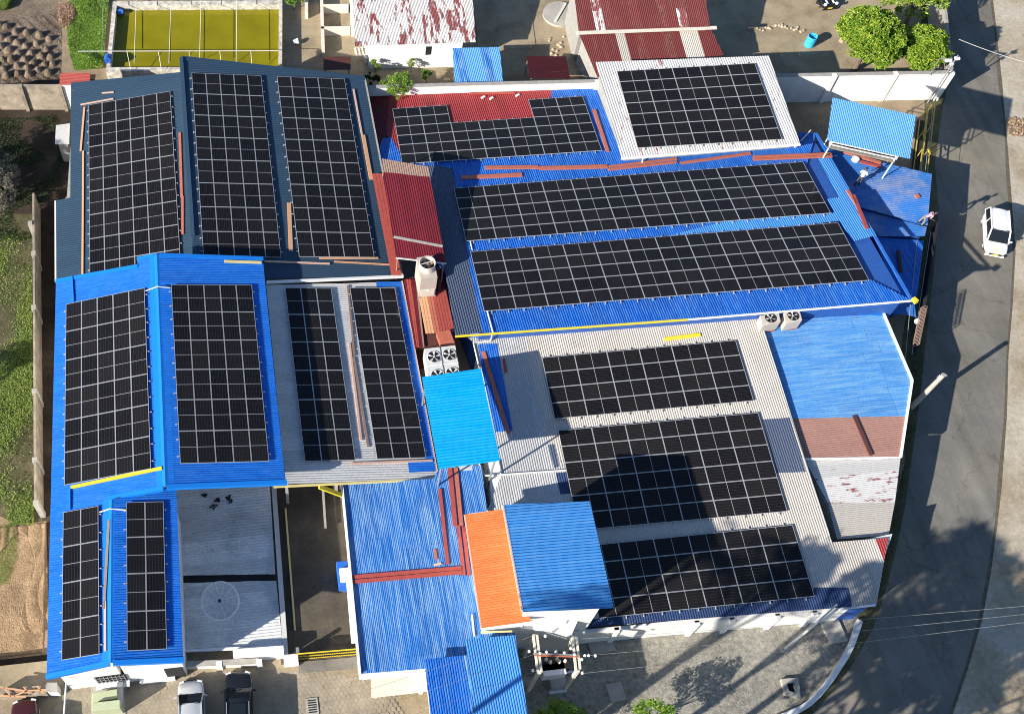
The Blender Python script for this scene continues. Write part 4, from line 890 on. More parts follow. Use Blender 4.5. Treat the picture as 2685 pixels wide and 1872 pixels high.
walls(h2, [N2[0], N2[1], N2[2], N2[3]], N2P, 'greywall', ins=.2); walls(h2, N3, N3P, 'greywall', ins=.2)
h3 = thing('small_blue_roofed_store', 'small store under streaked blue sheets behind the white boundary wall', 'shed', at(2, 900, 560, 0))
N4P = plane3(at(2, 730, 324, 3.0), at(2, 745, 570, 2.6), at(2, 1070, 570, 2.6)); N4 = pts(N4P, [(2, 730, 324), (2, 1046, 318), (2, 1070, 569), (2, 745, 572)])
sheets(h3, N4, 'y', [('blue_pale_y', 1), ('blue_fade_y', 1)], N4P, width=.8, period=.15, amp=.03); walls(h3, N4, N4P, 'greywall', ins=.3)
MB().box((*at(2, 870, 600, 1.8)[:2], 1.0), (1.0, .7, 1.8)).build('porch', 'concrete', h3)
h4 = thing('maroon_lean_to', 'dark maroon flat sheet shelter behind the boundary wall', 'shelter', at(2, 1370, 520, 0))
N5 = gpts([(2, 1225, 376), (2, 1490, 380), (2, 1518, 530), (2, 1250, 525)], 2.2)
sheets(h4, N5, 'x', 'maroon_dk', width=.9, period=.2, amp=.01); posts(h4, N5, 2.15, .05, 'woodold')
h5 = thing('brown_lean_to', 'small dark brown two-sheet shelter between the fish tank and the white house', 'shelter', at(17, 940, 1000, 0))
N6 = gpts([(17, 735, 860), (17, 1145, 855), (17, 1145, 1055), (17, 735, 1060)], 1.9); sheets(h5, N6, 'x', 'brown_dk', width=1.2, period=.2, amp=.01)
posts(h5, N6, 1.85, .05, 'woodold')
h6 = thing('tiled_gate_roof', 'small maroon sheet gate roof at the end of the stained west wall', 'roof', at(1, 500, 570, 0))
N7P = plane3(at(1, 400, 492, 3.6), at(1, 600, 490, 3.6), at(1, 400, 572, 3.3)); N7 = pts(N7P, [(1, 402, 490), (1, 605, 490), (1, 600, 568), (1, 398, 572)])
sheets(h6, N7, 'x', [('redpaint', 1)], N7P, width=.6, period=.3, amp=.03); walls(h6, N7, N7P, 'whitewall', ins=.15)
# north boundary wall
nw = thing('north_boundary_wall', 'long white boundary wall with piers running behind the halls to the road', 'wall', at(3, 1200, 690, 0))
T = [at(2, 160, 592, 3.2), at(2, 740, 575, 3.2), at(2, 1690, 552, 3.2), at(3, 640, 515, 3.2), at(3, 1835, 492, 3.2)]
wallrun(nw, [p[:2] + (0, .12) for p in T], 3.2, .24, 'whitewall'); mbp = MB()
for q in ((3, 1030, 505), (3, 1440, 492), (3, 1815, 490), (2, 1700, 548)):
    p = at(*q, h=3.25); mbp.box((p[0], p[1] + .02, 1.64), (.36, .4, 3.28))
mbp.build('pier', 'whitewall', nw)
cpm = MB()
for a, b in zip(T, T[1:]): cpm.beam((a[0], a[1] + .12, 3.2), (b[0], b[1] + .12, 3.2), .34, .06)
cpm.build('coping', 'greywall', nw)
rw = thing('road_wall', 'boundary wall running north along the road from the corner of the white wall', 'wall', at(3, 1830, 400, 0))
ra = at(3, 1835, 492, 3.2); rb = at(3, 1750, -150, 3.0); wallrun(rw, [ra + (0, .3, 0), rb], 3.0, .22, 'greywall')
# west walls
ww = thing('west_cross_wall', 'stained concrete wall below the tilled garden', 'wall', at(1, 200, 780, 0))
a, b = at(1, -250, 577, 3.0), at(1, 405, 577, 3.0); wallrun(ww, [a[:2] + (0, .1), b[:2] + (0, .1)], 3.0, .2, 'tanwall'); mbp = MB()
for x in (135, -90, 400): p = at(1, x, 575, 3.05); mbp.box((p[0], p[1], 1.53), (.3, .4, 3.06))
mbp.build('pier', 'tanwall', ww)
wl_ = thing('west_long_wall', 'long weathered concrete wall with piers between the green bank and the blue building', 'wall', at(4, 290, 800, 0))
a, b = at(4, 222, -290, 2.3), at(7, 235, 160, 2.3); wallrun(wl_, [a[:2], b[:2]], 2.3, .16, 'tanwall')
mbp = MB()
for q in ((4, 222, 110), (4, 224, 470), (4, 228, 1030), (4, 230, 1490), (7, 238, 165), (1, 200, 1490)): p = at(*q, h=2.4); mbp.box((p[0], p[1], 1.2), (.34, .34, 2.4))
mbp.build('pier', 'concrete', wl_)
lp = at(1, 420, 900, 2.4); MB()
ls = thing('wall_hatch', 'small whitewashed lean-to cover stuck on the west side of the slate roof', 'shelter', at(1, 420, 950, 0))
q = gpts([(1, 375, 840), (1, 468, 828), (1, 462, 960), (1, 368, 962)], 2.6); MB().prism([p[:2] for p in q], 2.5, 2.62).build('roof', 'rustwhite_k', ls); MB().prism(inset(q, .2), 0, 2.5).build('wall', 'greywall', ls)
# south wall of the grey hall
sw = thing('south_boundary_wall', 'white piered wall along the south side of the pale grey hall', 'wall', at(9, 300, 1000, 0))
a, b, c = at(8, 1540, 1045, 2.5), at(9, 0, 975, 2.5), at(9, 1120, 880, 2.5); wallrun(sw, [a[:2] + (0, .1), b[:2] + (0, .1), c[:2] + (0, .1)], 2.5, .22, 'whitewall'); mbp = MB()
for q in ((9, 110, 965), (9, 345, 945), (9, 650, 920), (9, 900, 900), (8, 1830, 1010)): p = at(*q, h=2.5); mbp.box((p[0], p[1] - .05, 1.25), (.3, .3, 2.5))
mbp.build('pier', 'white', sw)
MB().prism([at(9, 1060, 885, 2.4)[:2], at(9, 1245, 870, 2.4)[:2], at(9, 1245, 870, 2.4)[:2] + (0, .2), at(9, 1060, 885, 2.4)[:2] + (0, .2)], 0, 2.4).build('wall', 'bluewall', sw)
MB().beam(at(9, 1060, 880, 2.5), at(9, 1300, 853, 2.7), .12, .12).build('gutter', 'whitemetal', sw)
# roadside wall with sloping piers
rp = thing('roadside_fence', 'low roadside fence of pale sloping posts below the blue sheds', 'fence', at(6, 1580, 500, 0))
for q in ((6, 1672, -30), (6, 1675, 155), (6, 1640, 345), (6, 1590, 560), (6, 1550, 775)):
    t = at(*q, h=2.5); MB().beam((t[0], t[1], 0), t, .32, .3).build('post', 'whitewall', rp)
MB().beam(at(6, 1672, -30, 1.9), at(6, 1545, 790, 1.9), .05, .05).build('rail', 'steel', rp); MB().beam(at(6, 1672, -30, 1.2), at(6, 1545, 790, 1.2), .12, 1.2, mi=0).build('panel', 'dark', rp)
# kerb of the road corner
kr = thing('kerb', 'curved white painted kerb at the road corner', 'kerb', at(9, 1050, 1270, 0))
KP = gpts([(9, 1188, 962), (9, 1160, 1050), (9, 1130, 1130), (9, 1095, 1200), (9, 1050, 1270), (9, 1005, 1338), (9, 960, 1400), (9, 905, 1462), (9, 850, 1515), (9, 785, 1555), (9, 700, 1590), (9, 560, 1650)])
for a, b in zip(KP, KP[1:]): MB().beam(a + (0, 0, 0), b + (b - a) * -.02, .34, .32).build('kerb_stone', 'whitewall', kr)
# fish tank
ft = thing('fish_tank', 'rectangular white rimmed fish tank full of olive green water', 'tank', at(1, 1300, 250, 0))
RIM = 1.0
Po = gpts([(1, 755, 12), (1, 1888, 4), (1, 1886, 460), (1, 708, 480)], RIM); Pi = gpts([(1, 780, 38), (1, 1866, 30), (1, 1862, 448), (1, 738, 452)], RIM)
mb = MB(); n = 4
vs = [(*p[:2], RIM) for p in Po] + [(*p[:2], RIM) for p in Pi] + [(*p[:2], 0) for p in Po] + [(*p[:2], 0.05) for p in Pi]
mb.add(vs, [(i, (i + 1) % 4, 4 + (i + 1) % 4, 4 + i) for i in range(4)] + [(8 + i, 8 + (i + 1) % 4, (i + 1) % 4, i) for i in range(4)] + [(4 + i, 4 + (i + 1) % 4, 12 + (i + 1) % 4, 12 + i) for i in range(4)])
mb.build('rim', 'stainwall', ft)
wq = inset(Pi, .0); mbq = MB(); mbq.add([(*p[:2], .36) for p in Pi], [(0, 1, 2, 3)]); tag(mbq.build('water', 'water', ft))
for x0, y0, x1, y1 in ((912, 0, 897, 425), (1145, 0, 1130, 425), (1345, 0, 1335, 400), (1585, 0, 1580, 420)):
    MB().tube([at(1, x0, y0, 2.0), at(1, x1, y1, 2.0)], .024, 6).build('net_rail', 'pipe', ft)
MB().tube([at(1, 520, 345, 2.0), at(1, 1870, 342, 2.0)], .03, 6).build('net_rail', 'pipe', ft)
for x0, y0, x1, y1 in ((850, 350, 875, 470), (1060, 350, 1080, 470), (1265, 348, 1270, 390), (1470, 346, 1480, 420), (1678, 344, 1685, 440)): MB().tube([at(1, x0, y0, 2.0), at(1, x1, y1, 1.2)], .025, 5).build('net_brace', 'pipe', ft)
MB().tube([at(1, 690, 0, 2.2), at(1, 682, 340, 2.2)], .03, 5).build('net_rail', 'steel', ft)
def drum(label, loc, mat='drum', r=.3, h=.9, lying=None, group=None, open_=False):
    t_ = thing('plastic_drum', label, 'drum', loc, group); mb = MB(); prof = [(.01, 0), (r * .92, 0), (r, .05), (r, h * .3), (r * 1.04, h * .33), (r, h * .36), (r, h * .64), (r * 1.04, h * .67), (r, h * .7), (r, h - .04), (r * .93, h)]
    if open_: prof += [(r * .88, h - .02), (r * .86, h * .5), (.01, h * .5)]
    else: prof += [(r * .85, h - .03), (.01, h - .03)]
    ax = None
    if lying is not None: ax = np.array(Matrix.Rotation(math.radians(lying[0]), 3, lying[1]))
    mb.lathe(loc, prof, 18, axis=ax); mb.build('drum', mat, t_, smooth=False)
    lid = MB().lathe(np.array(loc) + (ax @ np.array((0, 0, h - .03)) if ax is not None else np.array((0, 0, h - .03))), [(.01, .02), (.07, .02), (.07, -.01)], 10, axis=ax); lid.build('bung', 'black', t_)
    return t_
drum('dark blue drum lying on the west rim of the fish tank', at(1, 722, 378, 1.05), r=.3, h=.95, lying=(70, 'X'), group='blue drums at the fish tank')
drum('blue drum floating in the far corner of the fish tank', at(1, 808, 80, .45), r=.28, h=.6, lying=(50, 'X'), group='blue drums at the fish tank')
drum('light blue open drum standing in the sunlit neighbour yard', at(18, 430, 1280, 0), 'drumlt', r=.42, h=1.15, open_=True)
# ================================================================== PLANT AND FITTINGS ON THE ROOFS
# red tray along the slate roof and red plank deck below the cooling tower
rt = thing('cable_tray', 'long red sheet tray running down beside the slate roof', 'cable tray', at(2, 230, 1400, 4))
def strip(par, qs, h, mat, w_=.16, gap=.03, n=4, name='tray_cover'):
    (a0, a1), (b0, b1) = [(at(*q[0], h=h), at(*q[1], h=h2)) for q, h2 in ((qs[0], h), (qs[1], h))]
    for i in range(n):
        p = a0 + (b0 - a0) * (i + .5) / n; q = a1 + (b1 - a1) * (i + .5) / n; ww_ = np.linalg.norm((b0 - a0)) / n
        MB().beam(p, q, ww_ - gap, .07).build(name, mat if isinstance(mat, str) else mat[i % len(mat)], par)
strip(rt, [((2, 192, 1165), (5, 322, 258)), ((2, 262, 1165), (5, 388, 262))], 4.0, 'redpaint', n=3)
dk = thing('plank_roof', 'low roof of parallel orange and red boards below the cooling tower', 'roof', at(15, 1000, 1000, 3))
strip(dk, [((15, 790, 690), (15, 890, 1230)), ((15, 1190, 560), (15, 1330, 1205))], 3.4, ['wood', 'wood', 'wood', 'terra', 'terra', 'redpaint', 'redpaint', 'redpaint', 'redpaint', 'redpaint'], n=10)
strip(dk, [((15, 560, 420), (15, 730, 1440)), ((15, 770, 420), (15, 870, 1430))], 3.2, ['maroon', 'redpaint', 'redpaint', 'maroon', 'maroon', 'woodold'], n=6)
strip(dk, [((15, 770, 250), (15, 800, 700)), ((15, 1150, 250), (15, 1190, 580))], 3.3, ['maroon', 'redpaint'], n=7)
MB().prism([p[:2] for p in gpts([(15, 560, 420), (15, 1150, 250), (15, 1330, 1205), (15, 1350, 1330), (15, 860, 1440), (15, 730, 1440)], 3.1)], 0, 3.1).build('wall', 'brown_dk', dk)
bd = MB().box((*at(15, 1190, 1310, 3.6)[:2], 3.5), (1.0, 1.2, .5), .15).build('loose_board', 'terra'); tag(bd, 'orange sheet of board leaning at the end of the plank roof', 'board')
# cooling tower
cl = thing('cooling_tower', 'beige cooling tower with a round fan stack and sloping front', 'cooling tower', at(15, 920, 640, 3.4))
fa, fb_, fc, fd = at(15, 790, 690, 3.5), at(15, 1030, 665, 3.5), at(15, 1075, 300, 6.4), at(15, 800, 320, 6.4)
wx = (fb_ - fa)[0]; dpt = 1.9
cx0 = (fa + fb_) / 2
mb = MB(); vsb = [(cx0[0] - wx / 2, cx0[1], 3.5), (cx0[0] + wx / 2, cx0[1], 3.5), (cx0[0] + wx / 2, cx0[1] + dpt, 3.5), (cx0[0] - wx / 2, cx0[1] + dpt, 3.5)]
vst = [(x, y, 6.0) for x, y, z in vsb]
mb.add(vsb + vst, [(0, 1, 5, 4), (1, 2, 6, 5), (2, 3, 7, 6), (3, 0, 4, 7), (4, 5, 6, 7)]); mb.build('casing', 'beigedk', cl)
pnl = MB().box((cx0[0], cx0[1] - .02, 4.1), (wx * .86, .05, .8)).build('panel', 'beige', cl)
MB().box((cx0[0], cx0[1] - .06, 4.45), (.2, .04, .08)).build('handle', 'white', pnl)
lv = MB()
for z in np.linspace(3.9, 5.6, 9): lv.box((cx0[0] - wx / 2 - .03, cx0[1] + dpt / 2, z), (.05, dpt * .8, .1))
lv.build('louvre', 'beige', cl)
fc_ = (cx0[0], cx0[1] + dpt / 2, 6.0); R0 = wx * .47
MB().lathe(fc_, [(R0 * 1.06, 0), (R0 * 1.02, .3), (R0 * 1.06, .62), (R0 * 1.0, .64), (R0 * .94, .3), (R0 * .95, .05)], 28).build('fan_stack', 'beige', cl)
MB().lathe(fc_, [(0.01, .08), (R0 * .95, .08)], 28).build('fan_well', 'dark', cl)
fn = MB()
for k in range(4):
    a = k * math.pi / 2 + .4; fn.beam((fc_[0], fc_[1], 6.25), (fc_[0] + math.cos(a) * R0 * .85, fc_[1] + math.sin(a) * R0 * .85, 6.28), .2, .03)
fn.lathe((fc_[0], fc_[1], 6.2), [(.01, .2), (.1, .2), (.12, 0)], 10); fn.build('fan', 'woodold', cl)
MB().beam((fc_[0] - R0, fc_[1] - .1, 6.55), (fc_[0] + R0, fc_[1] + .15, 6.55), .06, .05).build('fan_guard', 'ltgrey', cl)
lg = MB()
for p in vsb[:2]: lg.box((p[0], p[1], 3.35), (.1, .1, .5))
lg.build('leg', 'steel', cl)
# maroon raised roof
mr = thing('raised_sheet_roof', 'steep maroon ribbed sheet roof with a weathered brown top, raised on posts', 'roof', at(2, 450, 1300, 0))
MP = plane3(at(2, 258, 1064, 6.0), at(2, 570, 1118, 6.2), at(5, 350, 148, 5.8))
sheets(mr, pts(MP, [(2, 268, 1152), (2, 580, 1185), (5, 690, 186), (5, 352, 148)]), 'y', 'maroon', MP, width=.7, period=.17, amp=.025)
sheets(mr, pts(MP, [(2, 257, 1062), (2, 572, 1118), (2, 580, 1187), (2, 268, 1154)]), 'y', 'woodold', MP, width=.7, period=.17, amp=.025)
MB().beam(on(MP, 5, 338, 5), on(MP, 5, 665, 68), .2, .05).build('joint_flashing', 'greywall', mr); MB().beam(on(MP, 5, 352, 146), on(MP, 5, 690, 184), .1, .05).build('edge_trim', 'ltgrey', mr)
mq = inset(pts(MP, [(2, 257, 1062), (2, 572, 1118), (5, 690, 186), (5, 352, 148)]), .15); fr = MB()
for p in mq: fr.tube([(p[0], p[1], 2.5), (p[0], p[1], zon(MP, *p) - .05)], .06, 6)
for t_ in np.linspace(0, 1, 6):
    p = mq[1] * (1 - t_) + mq[2] * t_; q = mq[1] * (1 - min(1, t_ + .2)) + mq[2] * min(1, t_ + .2); zz = zon(MP, *p) - .1
    fr.tube([(*p, zz - 1.2), (*p, zz)], .035, 5)
    if t_ < 1: fr.tube([(*p, zz - 1.2), (*q, zz)], .03, 5); fr.tube([(*p, zz - 1.2), (*q, zz - 1.2)], .035, 5)
fr.build('frame', 'woodold', mr)
# four-fan chiller and two condensers
def fan_disc(par, c, r, mat='ltgrey', blades=5):
    w_ = MB().lathe((c[0], c[1], c[2]), [(r * 1.08, .03), (r, .05), (r * .98, .0), (r * .98, -.02)], 22).build('fan_ring', mat, par)
    MB().lathe((c[0], c[1], c[2] + .004), [(.01, 0), (r * .98, 0)], 22).build('fan_well', 'black', w_)
    f = MB(); a0 = random.random() * 3
    for k in range(blades):
        a = a0 + k * 2 * math.pi / blades; d = np.array((math.cos(a), math.sin(a), 0)); s_ = np.array((-d[1], d[0], 0)); cc_ = np.array(c)
        f.add([cc_ + d * r * .12 + (0, 0, .03), cc_ + d * r * .9 + s_ * r * .25 + (0, 0, .02), cc_ + d * r * .92 - s_ * r * .12 + (0, 0, .05)], [(0, 1, 2)])
    f.lathe((c[0], c[1], c[2] + .02), [(.01, .05), (r * .15, .05), (r * .16, 0)], 10); f.build('fan', 'ltgrey', w_)
ch = thing('chiller', 'light grey four-fan chiller half hidden under the cyan roof', 'chiller', at(21, 340, 200, 3))
hc = 4.4
cq = gpts([(21, 185, 52), (21, 475, 20), (21, 525, 320), (21, 230, 355)], hc)
MB().prism([p[:2] for p in cq], 3.0, hc).build('casing', 'ltgrey', ch)
for x, y in ((278, 128), (420, 108), (312, 300), (452, 280)): fan_disc(ch, at(21, x, y, hc + .02), .46)
MB().beam(at(21, 330, 38, hc + .01), at(21, 380, 340, hc + .01), .06, .03).build('seam', 'steel', ch)
MB().beam(at(21, 205, 210, hc + .01), at(21, 505, 180, hc + .01), .05, .03).build('seam', 'white', ch)
for lab, q, f in (('left beige condenser unit on the edge of the pale grey roof', [(6, 532, 530), (6, 655, 508), (6, 668, 570), (6, 548, 600)], (6, 617, 535)), ('right beige condenser unit beside the blue roadside roof', [(6, 692, 508), (6, 795, 498), (6, 812, 560), (6, 705, 585)], (6, 758, 527))):
    t_ = thing('condenser_unit', lab, 'air conditioner', at(*f, h=4.2), 'condenser units'); Q = gpts(q, 5.3)
    MB().prism([p[:2] for p in Q], 4.3, 5.3).build('casing', 'beige', t_); c_ = np.mean(Q, 0); fan_disc(t_, (c_[0], c_[1] + .05, 5.32), .36, 'black'); MB().box((c_[0], c_[1], 4.25), (1.0, .8, .1)).build('base', 'terra', t_)
# planks, trays and battens on the roofs
def pon(pl, label, cat, a, b, w_=.14, h=.06, mat='wood', name='timber_plank', group=None):
    d = (np.array(PL[pl][1]) if isinstance(pl, str) else pl[1]); lift = .035
    return bar(name, label, cat, on(pl, *a) + d * lift, on(pl, *b) + d * lift, w_, h, mat, group, up=d)
TG = 'timber planks left on the roofs'
pon('SA', 'pale plank along the top edge of the westernmost slate roof array', 'plank', (1, 540, 706), (1, 760, 666), .13, mat='woodpink', group=TG)
pon('SA', 'short pale plank lying near the north edge of the slate roof', 'plank', (1, 683, 628), (1, 762, 622), .12, mat='woodpink', group=TG)
pon('SA', 'upper orange plank left of the westernmost slate roof array', 'plank', (1, 566, 722), (1, 541, 1015), .16, group=TG)
pon('SA', 'long orange plank left of the westernmost slate roof array, lower one', 'plank', (1, 558, 1015), (4, 553, 255), .15, group=TG)
pon('SA', 'upper red plank between the westernmost array and the raised slate roof', 'plank', (1, 1203, 892), (1, 1216, 1320), .2, mat='terra', group=TG)
pon('SA', 'lower red plank between the westernmost array and the raised slate roof', 'plank', (1, 1222, 1318), (1, 1222, 1570), .18, mat='terra', group=TG)
pon('SB', 'pinkish plank right of the easternmost slate roof array', 'plank', (2, 68, 602), (2, 124, 905), .14, mat='woodpink', group=TG)
pon('SB', 'wide orange plank on the east edge of the slate roof', 'plank', (2, 132, 908), (2, 186, 1205), .3, group=TG)
pon('SB', 'orange plank between the middle and easternmost slate roof arrays', 'plank', (1, 1932, 1362), (4, 1945, 100), .3, group=TG)
pon('SB', 'pale plank from the blue ridge corner across the lower slate roof', 'plank', (4, 1768, 170), (4, 2205, 186), .14, mat='woodpink', group=TG)
pon('SB', 'pale plank lying just below the easternmost slate roof array', 'plank', (5, -160, 150), (5, 232, 148), .14, mat='wood', group=TG)
pon('SB', 'long thin orange plank near the white gutter of the slate roof', 'plank', (5, -60, 172), (5, 312, 192), .12, mat='wood', group=TG)
pon('E', 'yellow batten at the north-east corner of the bright blue gabled roof', 'batten', (4, 1500, 170), (4, 1748, 178), .2, mat='paleyellow', name='batten')
pon('W', 'long yellow batten under the west array of the bright blue gabled roof', 'batten', (7, 478, 68), (4, 1085, 1552), .2, .1, 'yellow', 'batten')
pon('W', 'blue conduit on the north-west corner of the gabled roof', 'conduit', (4, 484, 268), (4, 494, 440), .1, .1, 'trim_blue', 'conduit')
pon('W', 'blue conduit between the two west arrays of the gabled roof', 'conduit', (7, 470, 75), (7, 470, 215), .1, .1, 'trim_blue', 'conduit')
pon('W', 'long brown plank beside the front ridge of the blue gabled roof', 'plank', (7, 731, 285), (7, 698, 880), .16, mat='woodold', group=TG)
pon('W', 'short brown plank at the front end of the blue gabled roof ridge', 'plank', (7, 705, 828), (7, 706, 1160), .14, mat='woodpink', group=TG)
pon('FG', 'upper brown batten between the two workshop roof arrays', 'plank', (5, 28, 330), (5, 72, 800), .15, mat='woodold', group=TG)
pon('FG', 'pale batten along the left side of the right workshop array', 'plank', (5, 40, 715), (5, 118, 1365), .16, mat='woodpink', group=TG)
pon('FG', 'lower brown batten between the two workshop roof arrays', 'plank', (5, 68, 810), (5, 165, 1410), .17, mat='woodold', group=TG)
pon('FG', 'grey batten across the south end of the workshop roof', 'plank', (5, 50, 1522), (5, 595, 1500), .14, mat='woodpink', group=TG)
CG = 'brick-red cable trays on the roofs'
FPn = FP
def tray(pl, label, a, b, w_=.2, mat='redpaint', h=.1): return pon(pl, label, 'cable tray', a, b, w_, h, mat, 'cable_tray', CG)
tray(FP, 'upper of two brick-red trays crossing the faded blue roof', (8, 60, 668), (8, 797, 606), .24)
tray(FP, 'lower of two brick-red trays crossing the faded blue roof', (8, 60, 700), (8, 797, 634), .24)
tray(FP, 'left brick-red tray running down from the cyan roof', (8, 712, -60), (8, 748, 325), .3)
tray(FP, 'right brick-red tray running down from the cyan roof', (8, 752, -60), (8, 790, 325), .26, 'terra')
tray(FP, 'left tray of the pair beside the orange roof', (8, 768, 322), (8, 806, 655), .22); tray(FP, 'right tray of the pair beside the orange roof', (8, 803, 330), (8, 840, 655), .22)
tray(FP, 'single brick-red tray alone on the faded blue roof', (8, 645, 80), (8, 698, 582), .22)
pon(FP, 'short orange offcut on the faded blue roof', 'plank', (8, 612, 480), (8, 622, 548), .18, mat='terra', group=TG); pon(FP, 'short grey offcut above the crossing trays on the faded blue roof', 'plank', (8, 605, 588), (8, 655, 574), .14, mat='woodpink', group=TG)
tray('PQR', 'long tray leaning over the blue strip east of the cyan roof', (21, 735, 85), (21, 970, 840), .26, 'terra')
pon('PQR', 'short dark red offcut on the pale grey roof by the blue strip', 'plank', (21, 928, 145), (21, 945, 278), .18, mat='redpaint', group=TG)
pon('PQR', 'yellow batten lying on the pale grey roof below the yellow fascia', 'batten', (5, 2145, 690), (6, 130, 659), .26, .06, 'yellow', 'batten')
MO = 'MOJ'
tray(MO, 'short terracotta tray above the long arrays, at the left', (2, 790, 1195), (2, 1195, 1175), .38, 'terra'); tray(MO, 'left terracotta tray below the stepped array', (2, 946, 1128), (2, 1304, 1124), .36, 'terra')
tray(MO, 'middle terracotta tray below the stepped array', (2, 1306, 1132), (2, 1766, 1120), .38, 'terra'); tray(MO, 'upper tray of the pair south of the white roof', (2, 1772, 1122), (2, 2230, 1068), .2, 'terra')
tray(MO, 'lower tray of the pair south of the white roof', (2, 1772, 1142), (2, 2230, 1090), .2, 'terra'); tray(MO, 'slanted terracotta tray south of the white roof', (3, 0, 1098), (3, 465, 1032), .26, 'terra')
tray(MO, 'upper of two trays at the north-east corner of the blue roof', (3, 482, 1056), (3, 1005, 1034), .2, 'terra'); tray(MO, 'lower of two trays at the north-east corner of the blue roof', (3, 482, 1074), (3, 1010, 1052), .2, 'terra')
tray(MO, 'red tray on the blue strip right of the stepped array', (2, 1676, 740), (2, 1768, 1020), .26, 'terra'); tray(MO, 'left red tray at the east edge of the blue roof', (3, 1112, 1280), (3, 1172, 1370), .24, 'terra')
tray(MO, 'long red tray at the east edge of the blue roof', (3, 1150, 1310), (3, 1243, 1535), .26, 'redpaint'); tray(MO, 'thin red bars on the red roof corner', (2, 850, 632), (2, 1148, 630), .2, 'redpaint')
L325 = (np.array((40., 50., 3.27)), np.array((0, 0, 1.)))
tray(L325, 'long terracotta tray on the low blue shed below the tank stand', (3, 1088, 1020), (3, 1335, 1096), .26, 'terra'); tray(L325, 'short red tray on the low blue shed below the tank stand', (3, 1195, 1086), (3, 1335, 1122), .24, 'redpaint')
tray(LR, 'dark brown tray slanting across the brown roof sheets', (6, 1155, 1200), (6, 1270, 1465), .24, 'brown_dk'); tray((np.array((40., 50., 2.85)), np.array((0, 0, 1.))), 'dark steel post lying on the lowest blue shed', (6, 1450, 100), (6, 1470, 245), .22, 'brown_dk')
def pipe(label, ps, r=.06, mat='pipe'):
    o = MB().tube(ps, r, 8).build('drain_pipe', mat); return tag(o, label, 'pipe', 'white drain pipes')
up = np.array((0, 0, .1))
pipe('white pipe dropping from the long arrays over the yellow fascia', [on(MO, 5, 962, 500) + up, on(MO, 5, 1000, 645) + up, on('PQR', 5, 985, 700) + up])
pipe('white pipe around the blue strip near the chiller', [on('PQR', 5, 985, 702) + up, on('PQR', 5, 870, 715) + up, on('PQR', 5, 908, 880) + up])
pipe('white pipe crossing the pale grey roof south of the cyan roof', [on('PQR', 21, 700, 1130) + up, on('PQR', 21, 748, 1240) + up, on('PQR', 21, 1505, 1188) + up]); pipe('white pipe below the corner of the cyan roof', [on('PQR', 21, 875, 1095) + up, on('PQR', 21, 898, 1225) + up])
pipe('white pipe at the south gutter of the white roof', [on('K', 2, 2012, 992) + (0, 0, .1), on(MO, 2, 1998, 1095) + up]); pipe('white pipe at the upper left of the lower long array', [on(MO, 5, 850, 40) + up, on(MO, 5, 862, 95) + up], .05)
pipe('white pipe lying on the faded blue roof beside the orange roof', [on(FP, 8, 860, 918) + up, on(FP, 8, 876, 1062) + up]); pipe('white pipe bridging the two front arrays of the gabled roof', [on('W', 7, 668, 235) + up, on('W', 7, 740, 218) + up * 2.5, on('I', 7, 845, 220) + up], .04)
pipe('white pipe bridging the two large arrays of the gabled roof', [on('W', 4, 975, 370) + up, on('W', 4, 1060, 348) + up * 2.5, on('E', 4, 1140, 350) + up], .04)
pipe('white pipe from the white roof corner to the blue roof', [on('K', 3, 790, 965), on(MO, 3, 760, 990) + up], .08); pipe('grey pole lying on the corner of the blue roof', [on(MO, 3, 860, 890) + up * 3, on(MO, 3, 800, 950) + up], .06, 'ltgrey')
# ================================================================== VEGETATION
tree('mango_tree', 'large bushy bright green tree beyond the white wall, left of two', 'tree', base_under(3, 1275, 260, 3.9), 6.0, (2.55, 2.95, 2.2), 22000, .30, 'leaf', .22, 150, spread=.28)
tree('mango_tree', 'smaller bushy bright green tree at the corner by the road', 'tree', base_under(3, 1620, 340, 3.3), 5.0, (1.9, 2.05, 1.8), 13000, .28, 'leaf', .17, 95, spread=.28)
tree('mango_tree', 'bushy green tree cut off by the top edge beside the road', 'tree', base_under(3, 1600, -15, 3.2), 5.0, (3.0, 2.0, 2.0), 6000, .28, 'leaf', .17, 70, spread=.27)
tree('flowering_shrub', 'shrub with pale pink blossom at the left edge of the view', 'shrub', base_under(1, 10, 1250, 2.2), 3.6, (1.5, 3.4, 1.5), 5500, .20, 'leafpink', .1, 70, spread=.28)
tree('bushy_plant', 'leafy bright green plant growing over the north-west corner of the red roof', 'plant', base_under(2, 365, 575, 3.0), 3.9, (1.35, 1.25, 1.0), 2600, .17, 'leaf2', .07, 50, spread=.3)
tree('bushy_plant', 'bright green shrub at the lower edge nearest the blue gate office', 'shrub', base_under(8, 1455, 1640, 2.0), 3.3, (1.5, 1.4, 1.3), 4200, .15, 'leaf2', .07, 45, spread=.3)
tree('bushy_plant', 'bright green shrub in the chippings at the lower edge, right of the other', 'shrub', base_under(8, 2085, 1625, 2.0), 3.2, (1.3, 1.25, 1.3), 3600, .15, 'leaf2', .07, 40, spread=.3)
tree('young_plant', 'spindly young plant with green leaves behind the boundary wall', 'plant', base_under(17, 1515, 1000, 1.3), 1.9, (.55, .6, .6), 500, .16, 'leaf', .03, 16); tree('young_plant', 'low dark green plant at the east end of the slate roof', 'plant', base_under(17, 1450, 1190, 1.0), 1.4, (.9, .8, .5), 1100, .2, 'leaf4', .04, 28)
tree('young_plant', 'small plant with large pale leaves near the small blue roof', 'plant', base_under(2, 560, 505, 1.4), 1.8, (.5, .5, .45), 160, .34, 'leaf2', .03, 10, aspect=1.6); tree('young_plant', 'small shrub at the foot of the white neighbour wall', 'plant', base_under(17, 2060, 965, 1.0), 1.5, (.6, .55, .5), 420, .16, 'leaf3', .03, 14)
